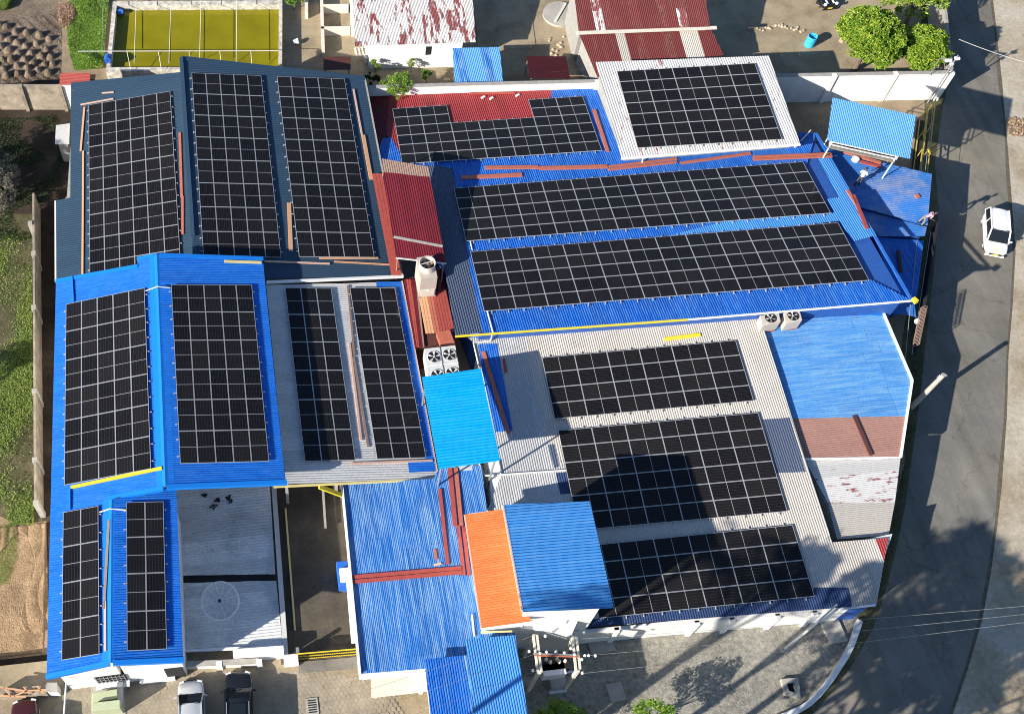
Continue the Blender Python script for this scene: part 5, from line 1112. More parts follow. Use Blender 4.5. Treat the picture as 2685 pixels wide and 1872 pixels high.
tree('young_plant', 'bright green bush cut off by the top edge beside the fish tank', 'plant', base_under(17, 290, 10, 1.2), 1.8, (1.1, .8, .7), 1300, .16, 'leaf2', .05, 26)
# vine bed, bank, weeds
VB = gpts([(1, 440, -40), (1, 735, -40), (1, 690, 480), (1, 500, 480), (1, 460, 330), (1, 450, 200), (1, 520, 100)])
def zv(q): return .12 + .5 * np.clip(vnoise(q, 1.3, 2) + .35, 0, 1) * rng.uniform(.5, 1, len(q))
V, F = leaves(16000, lambda n: scatter(VB, n, zv), .17, 1.8, .45); tag(build_mesh_arrays('vine_bed', V, F, ['leaf2']), kind='stuff')
GB = gpts([(4, -250, 0), (4, 215, 0), (4, 222, 1582), (7, 230, 320), (7, 60, 320), (7, 0, 120), (7, -250, 60)])
q = scatter(GB, 60000, lambda q: .05 + .3 * np.clip(vnoise(q, 1.0, 6) + .3, 0, 1) * rng.uniform(.3, 1, len(q))); q = q[(vnoise(q, .8, 8) + rng.normal(0, .2, len(q))) > .02][:30000]
V, F = leaves(len(q), lambda n: q, .15, 2.6, .6); tag(build_mesh_arrays('bank_grass', V, F, ['leaf3']), kind='stuff')
q = scatter(gpts([(7, 0, 330), (7, 110, 300), (7, 120, 520), (7, 60, 720), (7, -100, 720), (7, -100, 330)]), 3000, lambda q: .08 + rng.uniform(0, .12, len(q))); V, F = leaves(len(q), lambda n: q, .12, 3, .7); tag(build_mesh_arrays('weeds', V, F, ['leaf3']), kind='stuff')
q = scatter(gpts([(6, 1590, 0), (6, 1680, 0), (6, 1600, 1100), (9, 1440, 400), (9, 1330, 830), (9, 1240, 900), (9, 1400, 0), (6, 1520, 900)]), 5000, lambda q: .02 + rng.uniform(0, .15, len(q))); V, F = leaves(len(q), lambda n: q, .12, 3, .7); tag(build_mesh_arrays('verge_weeds', V, F, ['leaf4']), kind='stuff')
q = scatter(gpts([(1, -200, 790), (1, 360, 790), (1, 430, 1100), (4, 180, 40), (4, -200, 40)]), 9000, lambda q: .03 + .45 * np.clip(vnoise(q, 1.2, 12) + .2, 0, 1) * rng.uniform(.2, 1, len(q))); q = q[vnoise(q, .9, 14) > -.1]; V, F = leaves(len(q), lambda n: q, .17, 2.2, .6); tag(build_mesh_arrays('shaded_undergrowth', V, F, ['leaf4']), kind='stuff')
q = scatter(gpts([(16, 0, 0), (16, 280, 0), (16, 160, 200), (16, 0, 230)]), 2600, lambda q: .1 + rng.uniform(0, .5, len(q))); V, F = leaves(len(q), lambda n: q, .2, 2, .5); tag(build_mesh_arrays('garden_weeds', V, F, ['leaf3']), kind='stuff')
q = scatter(gpts([(16, 1130, 120), (16, 1400, 100), (16, 1450, 330), (16, 1330, 560), (16, 1150, 520)]), 900, lambda q: .05 + rng.uniform(0, .4, len(q))); V, F = leaves(len(q), lambda n: q, .5, 9, .4); tag(build_mesh_arrays('dry_cuttings', V, F, ['litter']), kind='stuff')
q = scatter(gpts([(14, 1200, 900), (14, 1430, 900), (14, 1430, 1130), (14, 1250, 1120)]), 260, lambda q: .03 + rng.uniform(0, .1, len(q))); V, F = leaves(len(q), lambda n: q, .3, 3, .5); tag(build_mesh_arrays('roadside_litter', V, F, ['litter']), kind='stuff')
# rubble: stones in the neighbour yards
def stones(name, spots, s, label, cat, mat='concrete', group=None):
    for i, p in enumerate(spots):
        bm = bmesh.new(); bmesh.ops.create_icosphere(bm, subdivisions=1, radius=s * random.uniform(.6, 1.2))
        for v in bm.verts: v.co = Vector((v.co.x * random.uniform(.8, 1.3), v.co.y * random.uniform(.8, 1.2), v.co.z * random.uniform(.5, .8)))
        me = bpy.data.meshes.new(name); bm.to_mesh(me); bm.free(); me.materials.append(M_[mat])
        o = link(bpy.data.objects.new(name, me)); o.location = (p[0], p[1], s * .3); o.rotation_euler = (0, 0, random.random() * 6); tag(o, label, cat, group)
stones('stone', [at(18, random.uniform(1230, 1680), random.uniform(830, 1190)) for _ in range(26)], .2, 'pale stone in the heap beside the left bushy tree', 'stone', 'stone', 'stones heaped by the tree')
stones('stone', [at(3, 515 + k * 17 + random.uniform(-6, 6), 205 - 12 * math.sin(k * .18) * 2 + random.uniform(-14, 14)) for k in range(19)], .17, 'pale stone in the row across the sunlit neighbour yard', 'stone', 'stone', 'stones in a row in the yard')
stones('stone', [at(2, 1430 + random.uniform(-60, 60), 250 + k * 14) for k in range(12)], .17, 'tan stone scattered on the yard by the round slab', 'stone', 'stone', 'stones by the round slab')
# trees standing outside the view whose shade falls into it
def palm(label, base, h, n=20, L=3.6):
    t_ = thing('palm_tree', label, 'tree', base, 'palms outside the lower edge'); b = np.array(base, float); mb = MB(); top = b + (.6, .4, h); mb.tube([b, b + (.15, .1, h * .5), top], [.22, .17, .13], 8); mb.build('trunk', 'bark', t_)
    VV, FF = [], []
    for k in range(n):
        a = k * 2.4; el = random.uniform(-.2, 1.0); d = np.array((math.cos(a), math.sin(a), 0)); pr = top
        for s in range(10):
            u0, u1 = s / 10, (s + 1) / 10
            f = lambda u: top + d * L * u * math.cos(el * .6) + np.array((0, 0, L * (u * math.sin(el) - u * u * .85)))
            p0_, p1_ = f(u0), f(u1); side = np.array((-d[1], d[0], 0))
            for sg in (-1, 1):
                for q in (.25, .75):
                    m_ = p0_ + (p1_ - p0_) * q; l_ = .75 * math.sin(math.pi * min(1, u0 + .12)) + .12; e = m_ + side * sg * l_ + d * l_ * .4 - np.array((0, 0, l_ * .5)); b_ = len(VV)
                    VV += [m_ - d * .05, m_ + d * .05, e]; FF.append((b_, b_ + 1, b_ + 2))
    o = build_mesh_arrays('crown', np.array(VV), np.array(FF), ['leaf3'], t_); o.matrix_parent_inverse = wm(t_).inverted()
def hidden(target, h0, rise=0.0, margin=60):
    """foot and height of something whose shadow tip lands on target and which stands wholly below the lower edge of the view"""
    h = h0
    while h < 45:
        f = off(target, h); q = MR.T @ (f + np.array((0, 0, h + rise - CAMH)) + np.array((0, rise + 1.0, 0)))
        if CY + FPX * q[1] / q[2] > PH + margin or CX + FPX * q[0] / q[2] < -margin: return f, h
        h += .5
    return f, h
def off(target, h):      # foot of something h tall whose shadow tip lands on target
    t_ = np.array(target); L = (h - t_[2]) / math.tan(math.radians(SUN_EL)); return np.array((t_[0] - ca * L, t_[1] - sa * L, 0))
# ================================================================== VEHICLES
def car(name, label, loc, rz, Ld, Wd, Hd, mat, prof, roofl, hood=.95, group=None, lamp_round=False, plate=True, rails=False, stripes=False, mirrors=True, shield=None, cat='car'):
    """front of the car at local -y; prof=(windscreen foot, roof front, roof rear, tail foot) as fractions from the front"""
    t_ = thing(name, label, cat, loc, group, rz); hw = Wd / 2; belt = hood
    def B(mb, nm, mt, par=t_, **k): mb.world = False; o = mb.build(nm, mt, par, **k); return o
    ys = np.linspace(0, 1, 15); mb = MB(); rings = []
    for y in ys:
        e = abs(y * 2 - 1); ww = hw * (1 - .17 * e ** 5) * (1 if 0 < y < 1 else .93); zf = belt if y > prof[0] * .9 else belt * (.80 + .20 * min(1, y / max(.01, prof[0] * .9)) ** .6)
        if y > .93: zf = belt * (1 - .10 * ((y - .93) / .07))
        if y < .04: zf *= .86
        rings.append([(-ww * .96, .20), (-ww * 1.01, .45), (-ww * 1.0, zf * .84), (-ww * .92, zf * .985), (ww * .92, zf * .985), (ww * 1.0, zf * .84), (ww * 1.01, .45), (ww * .96, .20)])
    vs = [(x, (y - .5) * Ld, z) for y, r in zip(ys, rings) for x, z in r]; n = 8; fs = []
    for i in range(len(ys) - 1):
        for k in range(n): fs.append((i * n + k, i * n + (k + 1) % n, (i + 1) * n + (k + 1) % n, (i + 1) * n + k))
    fs += [tuple(range(n))[::-1], tuple(range((len(ys) - 1) * n, len(ys) * n))]; mb.add(vs, [f[::-1] for f in fs]); body = B(mb, 'body', mat, smooth=True); ssb = body.modifiers.new('subdivision', 'SUBSURF'); ssb.levels = 2; ssb.render_levels = 2
    f0, f1, f2, f3 = [(q - .5) * Ld for q in prof]; rw_ = hw * .82; gw = hw * .93; zt = Hd
    gh_ = MB(); G = [(-gw, f0, belt - .02), (gw, f0, belt - .02), (rw_, f1, zt - .06), (-rw_, f1, zt - .06), (-gw, f3, belt - .02), (gw, f3, belt - .02), (rw_, f2, zt - .06), (-rw_, f2, zt - .06)]
    gh_.add(G, [(0, 1, 2, 3), (5, 4, 7, 6), (4, 0, 3, 7), (1, 5, 6, 2)]); B(gh_, 'window', 'glass')
    # roof skin, curved across and along
    rf = MB(); nx_, ny_ = 7, 9; vs = []
    for j in range(ny_):
        v = j / (ny_ - 1); y = f1 - .06 + (f2 - f1 + .12) * v
        for i in range(nx_):
            u = i / (nx_ - 1) * 2 - 1; vs.append((u * (rw_ + .03) * (1 - .06 * abs(2 * v - 1) ** 3), y, zt - .07 * u * u - .06 * (2 * v - 1) ** 2))
    rf.add(vs, [(j * nx_ + i, j * nx_ + i + 1, (j + 1) * nx_ + i + 1, (j + 1) * nx_ + i) for j in range(ny_ - 1) for i in range(nx_ - 1)])
    skirt = [(i) for i in range(nx_)]; B(rf, 'roof', roofl, smooth=True)
    pl_ = MB()
    for s in (-1, 1):
        for a, b_ in ((0 if s < 0 else 1, 3 if s < 0 else 2), (4 if s < 0 else 5, 7 if s < 0 else 6)): pl_.beam(G[a], G[b_], .09, .05)
        ym = (f1 + f2) / 2; pl_.beam((s * gw, ym, belt), (s * rw_, ym, zt - .05), .08, .04, up=(0, 1, 0))
        pl_.beam((s * rw_, f1, zt - .08), (s * rw_, f2, zt - .08), .08, .06)
        pl_.beam((s * gw, f0, belt - .02), (s * gw, f3, belt - .02), .06, .04)
    B(pl_, 'pillar', mat)
    for s in (-1, 1):
        for yy in (-.31, .30):
            wh = MB(); ax = np.array(Matrix.Rotation(math.radians(90), 3, 'Y')); rr = .31
            wh.lathe((s * (hw - .16), yy * Ld, rr), [(.17, -.10), (rr, -.09), (rr, .09), (.17, .10)], 18, axis=ax); w1 = B(wh, 'wheel', 'tyre')
            hb = MB().lathe((s * (hw - .06), yy * Ld, rr), [(.01, .01 * s), (.19, .0), (.21, -.03)], 14, axis=ax); B(hb, 'rim', 'steel', w1)
        hl = MB()
        if lamp_round: hl.lathe((s * hw * .70, -Ld * .47, belt * .86), [(.01, .10), (.12, .09), (.15, .0)], 14, axis=np.array(Matrix.Rotation(math.radians(50), 3, 'X')))
        else: hl.box((s * hw * .66, -Ld * .462, belt * .70), (hw * .36, .16, .12), rz=-s * -.35)
        B(hl, 'headlight', 'lamp')
        tl = MB().box((s * hw * .70, Ld * .470, belt * .78), (.16, .08, .22)); B(tl, 'tail_light', 'redpaint')
        if mirrors:
            mr_ = MB().box((s * (hw + .10), f0 + .18, belt + .06), (.20, .10, .13), rz=s * .3); B(mr_, 'mirror', mat, bevel=.02)
    gr = MB().box((0, -Ld * .497, .42), (hw * 1.1, .05, .16)); B(gr, 'grille', 'black')
    bp = MB().box((0, -Ld * .492, .25), (hw * 1.7, .12, .16)); B(bp, 'bumper', 'black' if lamp_round else mat, bevel=.04)
    if plate: B(MB().box((0, -Ld * .507, .40), (.40, .03, .13)), 'number_plate', 'plate')
    if rails:
        for s in (-1, 1): B(MB().beam((s * rw_ * .92, f1 + .2, zt - .03), (s * rw_ * .92, f2 - .1, zt - .03), .05, .06), 'roof_rail', 'steel')
        B(MB().box((0, f1 + .65, zt - .012), (rw_ * 1.3, .75, .03)), 'sunroof', 'glass')
    if stripes:
        s_ = MB()
        for s in (-1, 1): s_.add([(s * .30 - .09, -Ld * .46, belt * .875), (s * .30 + .09, -Ld * .46, belt * .875), (s * .30 + .09, f0 + .05, belt + .012), (s * .30 - .09, f0 + .05, belt + .012)], [(0, 1, 2, 3)])
        B(s_, 'stripe', 'white')
        for s in (-1, 1): B(MB().lathe((s * hw * .86, -Ld * .30, .60), [(.01, .12), (.28, .08), (.34, -.18)], 14), 'mudguard', mat)
    wp = MB()
    for s in (-.25, .3): wp.beam((s, f0 + .04, belt + .03), (s + .38, f0 + .16, belt + .10), .03, .03)
    B(wp, 'wiper', 'black')
    return t_
PW_ = paint('white_car_paint', (.80, .81, .82)); PS = paint('silver_car_paint', (.55, .57, .59), .3, .3); PK = paint('black_car_paint', (.012, .012, .014)); PR = paint('dark_red_car_paint', (.055, .012, .014))
for nme, mm in (('pwhite', PW_), ('psilver', PS), ('pblack', PK), ('pred', PR)): M_[nme] = mm
f_, r_ = at(13, 600, 1340, .3), at(13, 720, 200, 1.5)
c_ = (f_ + r_) / 2; dv = f_ - r_; L_ = np.linalg.norm(dv[:2])
car('road_car', 'white hatchback with yellow plate driving on the sunlit edge of the road', (c_[0], c_[1], .012), math.atan2(dv[1], dv[0]) + math.pi / 2, max(3.4, min(4.0, L_ + .1)), 1.66, 1.58, 'pwhite', (.22, .42, .93, .99), 'pwhite', .90)
c2 = at(12, 560, 400, 2.15); car('parked_car', 'silver hatchback parked nose towards the white front wall', (c2[0] - .02, c2[1] - 2.02, 1.43), math.pi - .02, 4.1, 1.68, 1.5, 'psilver', (.22, .40, .90, .99), 'psilver', .88, plate=False)
c3 = at(12, 1700, 170, 2.3); car('parked_car', 'black estate car with roof rails parked beside the silver hatchback', (c3[0] + .02, c3[1] - 2.25, 1.43), math.pi - .05, 4.6, 1.80, 1.6, 'pblack', (.25, .41, .92, .99), 'pblack', .98, rails=True, plate=False)
c4 = at(11, 330, 660, 2.2); car('parked_car', 'dark red car half out of view by the white corner block', (c4[0] + .05, c4[1] - 2.1, 1.4), math.pi + .05, 4.2, 1.7, 1.45, 'pred', (.24, .41, .88, .98), 'pred', .88, plate=False)
c5 = at(18, 990, 250, .35); car('vintage_car', 'black vintage car with two white bonnet stripes and round headlamps', (c5[0], c5[1] + 1.95, .0), .06, 3.9, 1.55, 1.45, 'pblack', (.34, .46, .82, .95), 'pblack', .9, lamp_round=True, stripes=True, mirrors=False)
# ================================================================== PEOPLE
M_['skin'] = plain('skin', (.13, .065, .042), rough=.6); M_['shirtw'] = plain('white_shirt', (.78, .78, .76), rough=.85, var=.05); M_['shirtp'] = plain('mauve_shirt', (.34, .24, .33), rough=.85); M_['trousers'] = plain('khaki_trousers', (.24, .21, .17), rough=.9); M_['trousersdk'] = plain('dark_trousers', (.05, .05, .06), rough=.9); M_['hair'] = plain('black_hair', (.01, .009, .009), rough=.6)
def skinned(name, chain, mat, parent, root=0):
    """chain: dict of joints {key:(pos, radius)} and edges"""
    J, E_ = chain; keys = list(J); me = bpy.data.meshes.new(name); me.from_pydata([J[k][0] for k in keys], [(keys.index(a), keys.index(b)) for a, b in E_], []); o = link(bpy.data.objects.new(name, me), parent)
    sm = o.modifiers.new('skin', 'SKIN');
    for i, k in enumerate(keys):
        sv = me.skin_vertices[0].data[i]; sv.radius = (J[k][1], J[k][1] if len(J[k]) < 3 else J[k][2]); sv.use_root = (i == root)
    sm.use_smooth_shade = True; ss = o.modifiers.new('subdivision', 'SUBSURF'); ss.levels = 2; ss.render_levels = 2; me.materials.append(M_[mat]); return o
def person(label, loc, rz, shirt, trousers, lean=.25, arms=((.25, .25), (-.25, .2))):
    t_ = thing('person', label, 'person', loc, None, rz); f = lambda z: -lean * max(0, z - .9)
    j = {'pelvis': ((0, 0, .93), .13, .10), 'chest': ((0, f(1.3), 1.28), .17, .11), 'neck': ((0, f(1.46), 1.46), .055)}
    E_ = [('pelvis', 'chest'), ('chest', 'neck')]
    for s, (ay, az) in zip((-1, 1), arms):
        j.update({f's{s}': ((s * .19, f(1.4), 1.40), .065), f'e{s}': ((s * .27, f(1.15) - .06, 1.13), .05)}); E_ += [('chest', f's{s}'), (f's{s}', f'e{s}')]
    skinned('shirt', (j, E_), shirt, t_)
    j = {'pelvis': ((0, 0, .93), .135, .105)}; E_ = []
    for s in (-1, 1):
        st = .10 * s; j.update({f'h{s}': ((s * .10, 0, .86), .09), f'k{s}': ((s * .12, -.03 + st, .48), .068), f'a{s}': ((s * .13, .03 + st, .09), .05)}); E_ += [('pelvis', f'h{s}'), (f'h{s}', f'k{s}'), (f'k{s}', f'a{s}')]
    skinned('trousers', (j, E_), trousers, t_)
    hd = {'n': ((0, f(1.46), 1.44), .05), 'h0': ((0, f(1.54) - .01, 1.54), .075), 'h1': ((0, f(1.64) - .02, 1.65), .085, .095), 'h2': ((0, f(1.7), 1.70), .06)}; head = skinned('head', (hd, [('n', 'h0'), ('h0', 'h1'), ('h1', 'h2')]), 'skin', t_)
    fy2 = f(1.62) - .105; mbx = MB(); mbx.world = False; mbx.box((0, fy2, 1.60), (.025, .04, .045)); mbx.build('nose', 'skin', head)
    hr_ = MB(); hr_.world = False; hr_.lathe((0, f(1.66) + .015, 1.64), [(.098, 0), (.10, .04), (.075, .095), (.01, .115)], 14); hr_.build('hair', 'hair', head)
    for s, (ay, az) in zip((-1, 1), arms):
        e0 = np.array((s * .27, f(1.15) - .06, 1.13)); hpos = e0 + np.array((s * .02 - s * .05, -ay, -az)); d = (hpos - e0) / np.linalg.norm(hpos - e0); arm = skinned('forearm', ({'e': (tuple(e0), .044), 'w': (tuple(hpos), .028), 'p': (tuple(hpos + d * .08), .038, .02)}, [('e', 'w'), ('w', 'p')]), 'skin', t_)
        fg = MB(); fg.world = False; side = np.cross(d, (0, 0, 1)) if abs(d[2]) < .9 else np.array((1., 0, 0)); side /= np.linalg.norm(side)
        for q, l_ in ((-.03, .06), (-.01, .075), (.01, .07), (.03, .055)):
            a = hpos + d * .09 + side * q; fg.tube([a, a + d * l_ * .6, a + d * l_ * .95 + (0, 0, -.02)], [.009, .008, .006], 6)
        a = hpos + d * .04 + side * .035; fg.tube([a, a + side * .03 + d * .03, a + side * .035 + d * .055], [.011, .010, .007], 6); fg.build('finger', 'skin', arm)
    for s in (-1, 1):
        sh = MB(); sh.world = False; sh.box((s * .13, -.03 + .10 * s, .045), (.10, .27, .09), taper=.8); sh.build('shoe', 'black', t_)
    return t_
pA = at(3, 1178, 1236, 3.27); person('person in a white shirt seen from above, walking on the low blue shed', (pA[0], pA[1], 3.27), 2.4, 'shirtw', 'trousersdk', .45, ((.2, .22), (.15, .24)))
pB = at(3, 1600, 1500, 3.27); person('person in a mauve shirt and khaki trousers leaning at the roof edge by the road', (pB[0], pB[1], 3.27), 1.2, 'shirtp', 'trousers', .75, ((.3, .12), (.26, .15)))
# ================================================================== POLES, WIRES, DISH, TRANSFORMER
def pole(label, base, top, r=(.13, .09), mat='concrete', cat='utility pole', name='utility_pole', arms=True):
    t_ = thing(name, label, cat, base); MB().tube([base, top], list(r), 10).build('post', mat, t_)
    if arms:
        for s in (-1, 1): MB().lathe(np.array(top) + (s * .22, 0, -.2), [(.01, .16), (.05, .14), (.06, .05), (.03, 0)], 8).build('insulator', 'white', t_)
        MB().beam(np.array(top) - (.35, 0, .28), np.array(top) + (.35, 0, -.28), .07, .07).build('crossarm', 'steel', t_)
    return t_
bA = at(6, 1540, 1145, 0.0); tA = np.array((0, 0, 0.)); rr = ray(6, 1758, 925); k = bA[1] / rr[1]; tA = np.array((rr[0] * k, rr[1] * k, CAMH + rr[2] * k)); tA[0] = bA[0] + .1
pole('pale utility pole standing on the verge beside the road bend', bA, tA, (.19, .15))
bB = at(9, 690, 1150, 0.0); rr = ray(9, 905, 975); k = bB[1] / rr[1]; tB = np.array((rr[0] * k, rr[1] * k, CAMH + rr[2] * k)); lpB = pole('thin pale pole on the chippings near the road corner', bB, tB, (.08, .07), 'ltgrey', 'pole', 'service_pole', False)
MB().lathe(tuple(bB + (0, 0, .01)), [(.3, 0), (.25, .2), (.01, .22)], 10).build('footing', 'concrete', lpB); MB().tube([tB, tB + (1.5, .9, .3)], .05, 6).build('bracket', 'ltgrey', lpB)
bE = at(3, 1650, 690, 0); rr = ray(3, 1855, 372); k = bE[1] / rr[1]; tE = np.array((rr[0] * k, rr[1] * k, CAMH + rr[2] * k)); lpE = pole('thin street lamp pole beside the end of the white wall', bE, tE, (.06, .05), 'steel', 'lamp post', 'street_lamp', False)
MB().box(tuple(tE + (.1, 0, -.35)), (.35, .3, .16)).build('lamp_head', 'white', lpE); MB().box(tuple(tE + (-.05, 0, -1.0)), (.25, .2, .2)).build('control_box', 'ltgrey', lpE)
bF = at(14, 262, 370, 3.2); rr = ray(14, 395, 160); k = bF[1] / rr[1]; tF = np.array((rr[0] * k, rr[1] * k, CAMH + rr[2] * k)); lf = thing('floodlight_pole', 'short bracket pole with a white floodlight on the white wall', 'floodlight', bF)
MB().tube([bF, tF, tF + (1.1, -.1, -.1)], .04, 6).build('post', 'steel', lf); MB().box(tuple(tF + (.8, -.1, -.22)), (.5, .3, .14)).build('lamp_head', 'white', lf); MB().tube([bF + (.2, 0, 2.2), tF + (1.2, -.1, -1.6)], .03, 5).build('bracket', 'steel', lf)
# yellow sliding gate posts by the tank stand
yg = thing('sliding_gate', 'tall narrow yellow framed sliding gate between the tank stand and the road', 'gate', at(14, 250, 1100, 0)); a0, a1, b0, b1 = at(14, 240, 780, 1.6), at(14, 148, 1530, 1.6), at(14, 345, 660, 1.6), at(14, 240, 1560, 1.6); fr = MB()
for p, q in ((a0, a1), (b0, b1)): fr.beam(p, q, .07, .08); fr.beam(p * (1, 1, .1), q * (1, 1, .1), .07, .08)
for p, q in ((a0, a1), (b0, b1)):
    for s in np.linspace(0, 1, 4): e = p * (1 - s) + q * s; fr.beam(e * (1, 1, 0), e, .05, .05, up=(1, 0, 0))
fr.build('frame', 'yellow_dk', yg); MB().beam(a0 * (1, 1, .03) + (.3, 0, 0), a1 * (1, 1, .03) + (.3, 0, 0), .8, .04).build('track', 'dark', yg)
for q in ((14, 205, 1120), (14, 262, 1310)): e = at(*q, h=1.4); MB().box(tuple(e), (.08, .5, .08)).build('handle', 'yellow', yg)
# yellow gate of the courtyard
cg = thing('courtyard_gate', 'yellow railed gate across the shaded courtyard entrance', 'gate', at(7, 2130, 1210, 0)); g0, g1 = at(20, 425, 1460, 2.7), at(20, 905, 1420, 2.7); fr = MB()
for z in (1.5, 2.1, 2.7): fr.beam((*g0[:2], z), (*g1[:2], z), .06, .07)
fr.build('frame', 'yellow', cg); br = MB()
for s in np.linspace(0, 1, 34): e = g0 * (1 - s) + g1 * s; br.beam((e[0], e[1], 1.5), (e[0], e[1], 2.7), .035, .035, up=(1, 0, 0))
br.build('bar', 'dark', cg)
gp = MB(); e = at(20, 430, 1420, 2.9); gp.box((e[0], e[1], 2.1), (.2, .2, 1.7)); gp.build('post', 'steel', cg)
ld = tag(MB().beam(at(20, 440, 1570, 1.4), at(20, 910, 1530, 1.4), .7, .06).build('drain_slab', 'concretedk'), 'stained concrete threshold slab outside the courtyard gate', 'slab')
yk = tag(MB().beam(at(20, 335, 290, 1.41), at(20, 412, 1270, 1.41), .12, .14).build('yellow_kerb', 'paleyellow'), 'long yellow painted kerb line in the shaded courtyard', 'kerb')
yb = MB().beam(on('FG', 20, 600, 102) + (0, 0, -.2), at(20, 790, 182, 3.7), .28, .14).build('roof_beam', 'yellow'); tag(yb, 'yellow beam slanting from the grey roof edge to the faded blue roof', 'beam')
wp_ = MB().beam(at(20, 635, 110, 1.9), at(20, 657, 445, 1.9), .16, .1).build('wall_coping', 'greywall'); tag(wp_, 'pale rail along the wall inside the dark courtyard', 'rail')  # a white rail, coloured grey to stand for the courtyard's shade
tk = thing('blue_tank', 'blue plastic water tank with a white lid beside the faded blue roof', 'tank', at(20, 790, 810, 1.5)); ta = gpts([(20, 742, 712), (20, 838, 706), (20, 838, 905), (20, 765, 905)], 3.0)
MB().prism([p[:2] for p in ta], 1.7, 3.0).build('tank_body', 'drum', tk, bevel=.05); e = at(20, 820, 815, 3.3); MB().box((e[0], e[1], 3.15), (.75, .9, .3)).build('lid', 'white', tk, bevel=.05); MB().prism([p[:2] for p in inset(ta, .1)], 1.4, 1.7).build('stand', 'concrete', tk)
# mesh dish
ds = thing('satellite_dish', 'large mesh satellite dish facing up on the front slope of the grey shed', 'satellite dish', at(7, 1475, 822, 1.8)); dc = at(7, 1475, 822, 3.0); Rd = np.linalg.norm(at(7, 1352, 822, 3.0) - at(7, 1598, 822, 3.0)) / 2
tilt = np.array(Matrix.Rotation(math.radians(18), 3, 'X')); fr = MB(); rb = MB(); prf = lambda r: .36 * (r / Rd) ** 2
for q in (1.0, .70, .38):
    ps = [dc + tilt @ np.array((math.cos(a) * Rd * q, math.sin(a) * Rd * q, prf(Rd * q))) for a in np.linspace(0, 2 * math.pi, 33)]; fr.tube(ps,   .045 if q == 1 else .016, 5, caps=False)
fr.build('rim', 'whitemetal', ds)
for k in range(12):
    a = k * math.pi / 6 + .2; rb.tube([dc + tilt @ np.array((math.cos(a) * Rd * q, math.sin(a) * Rd * q, prf(Rd * q))) for q in (.08, .4, .7, 1.0)], .026, 5)
rb.build('rib', 'whitemetal', ds)
mm, t_, b_ = newmat('wire_mesh'); b_.inputs['Base Color'].default_value = (.58, .60, .62, 1); b_.inputs['Alpha'].default_value = .58; b_.inputs['Roughness'].default_value = .5; M_['mesh'] = mm
MB().lathe(dc, [(q * Rd, prf(q * Rd) - .005) for q in (.02, .2, .4, .6, .8, 1.0)], 32, axis=tilt).build('mesh_panel', 'mesh', ds)
MB().tube([dc + (0, 0, -1.2), dc + (0, 0, .05)], .08, 8).build('mount', 'steel', ds); fd = dc + tilt @ np.array((0, 0, .95)); MB().lathe(fd, [(.01, .12), (.1, .1), (.1, -.05), (.01, -.06)], 10).build('feed', 'black', ds); st = MB()
for k in range(3): a = k * 2.1 + .6; st.tube([dc + tilt @ np.array((math.cos(a) * Rd * .75, math.sin(a) * Rd * .75, prf(Rd * .75))), fd], .014, 5)
st.build('strut', 'ltgrey', ds)
# transformer station
ts = thing('transformer_station', 'pole mounted transformer station with two pairs of pale posts and insulators', 'transformer', at(10, 900, 1150, 0))
def leg_line(k, xb, yb_, xt, yt, hb=1.6):
    b = at(k, xb, yb_, hb); r_ = ray(k, xt, yt); q = b[1] / r_[1] ; t0 = np.array((r_[0] * q, r_[1] * q, CAMH + r_[2] * q)); return b, t0
bc = [at(10, x, y, 4.6) for x, y in ((440, 200), (512, 190), (1225, 250), (1300, 240))]; fcn = [at(10, x, y, 4.6) for x, y in ((530, 910), (600, 930), (1295, 905), (1375, 870))]
for p, q in zip(bc, fcn): MB().beam(p, q, .14, .14).build('crossarm', 'cream', ts)
for i in (0, 2):
    for e in (bc, fcn):
        c = (e[i] + e[i + 1]) / 2; MB().box((c[0], c[1], 2.3), (.2, .2, 4.6)).build('post', 'cream', ts)
for y0, x0 in ((565, 440), (600, 470)): MB().tube([at(10, x0, y0 - 10, 4.9), at(10, x0 + 900, y0 + 20, 4.9)], .045, 6).build('busbar', 'terra' if y0 == 600 else 'steel', ts)
for x, y in ((360, 520), (575, 560), (705, 535), (893, 530), (1060, 550), (1190, 460), (1265, 590), (1410, 680), (1420, 950), (1470, 605), (1545, 600), (1680, 605), (430, 900), (680, 215)):
    e = at(10, x, y, 4.8); MB().lathe(e, [(.01, .26), (.07, .22), (.04, .18), (.085, .13), (.04, .09), (.085, .05), (.04, 0)], 10).build('insulator', 'white', ts)
p0_, p1_ = at(10, 640, 930, 3.4), at(10, 1080, 790, 3.4); MB().box(((p0_[0] + p1_[0]) / 2, (p0_[1] + p1_[1]) / 2, 2.9), (abs(p1_[0] - p0_[0]), .75, 1.1)).build('transformer_tank', 'whitemetal', ts, bevel=.05)
MB().box((*(at(10, 860, 730, 3.6))[:2], 3.0), (1.9, .8, .9)).build('switchgear', 'black', ts); cn = MB()
for x, y in ((690, 700), (905, 690), (1070, 720), (770, 750), (950, 740)): e = at(10, x, y, 3.5); cn.lathe(e, [(.01, .5), (.08, .45), (.12, .2), (.06, .0)], 8)
cn.build('bushing', 'beige', ts); MB().beam(at(10, 560, 960, 2.3), at(10, 1300, 920, 2.3), .12, .12).build('platform_beam', 'white', ts); MB().beam(at(10, 540, 560, 2.3), at(10, 1290, 600, 2.3), .12, .12).build('platform_beam', 'terra', ts)
kx = at(10, 945, 1120, .8); bx2 = thing('cable_box', 'small grey cable box on the chippings below the transformer', 'cabinet', (kx[0], kx[1], 0)); MB().box((kx[0], kx[1], .4), (1.0, .7, .8)).build('box', 'steel', bx2); MB().box((kx[0], kx[1] - .4, .05), (1.1, .2, .1)).build('base', 'white', bx2)
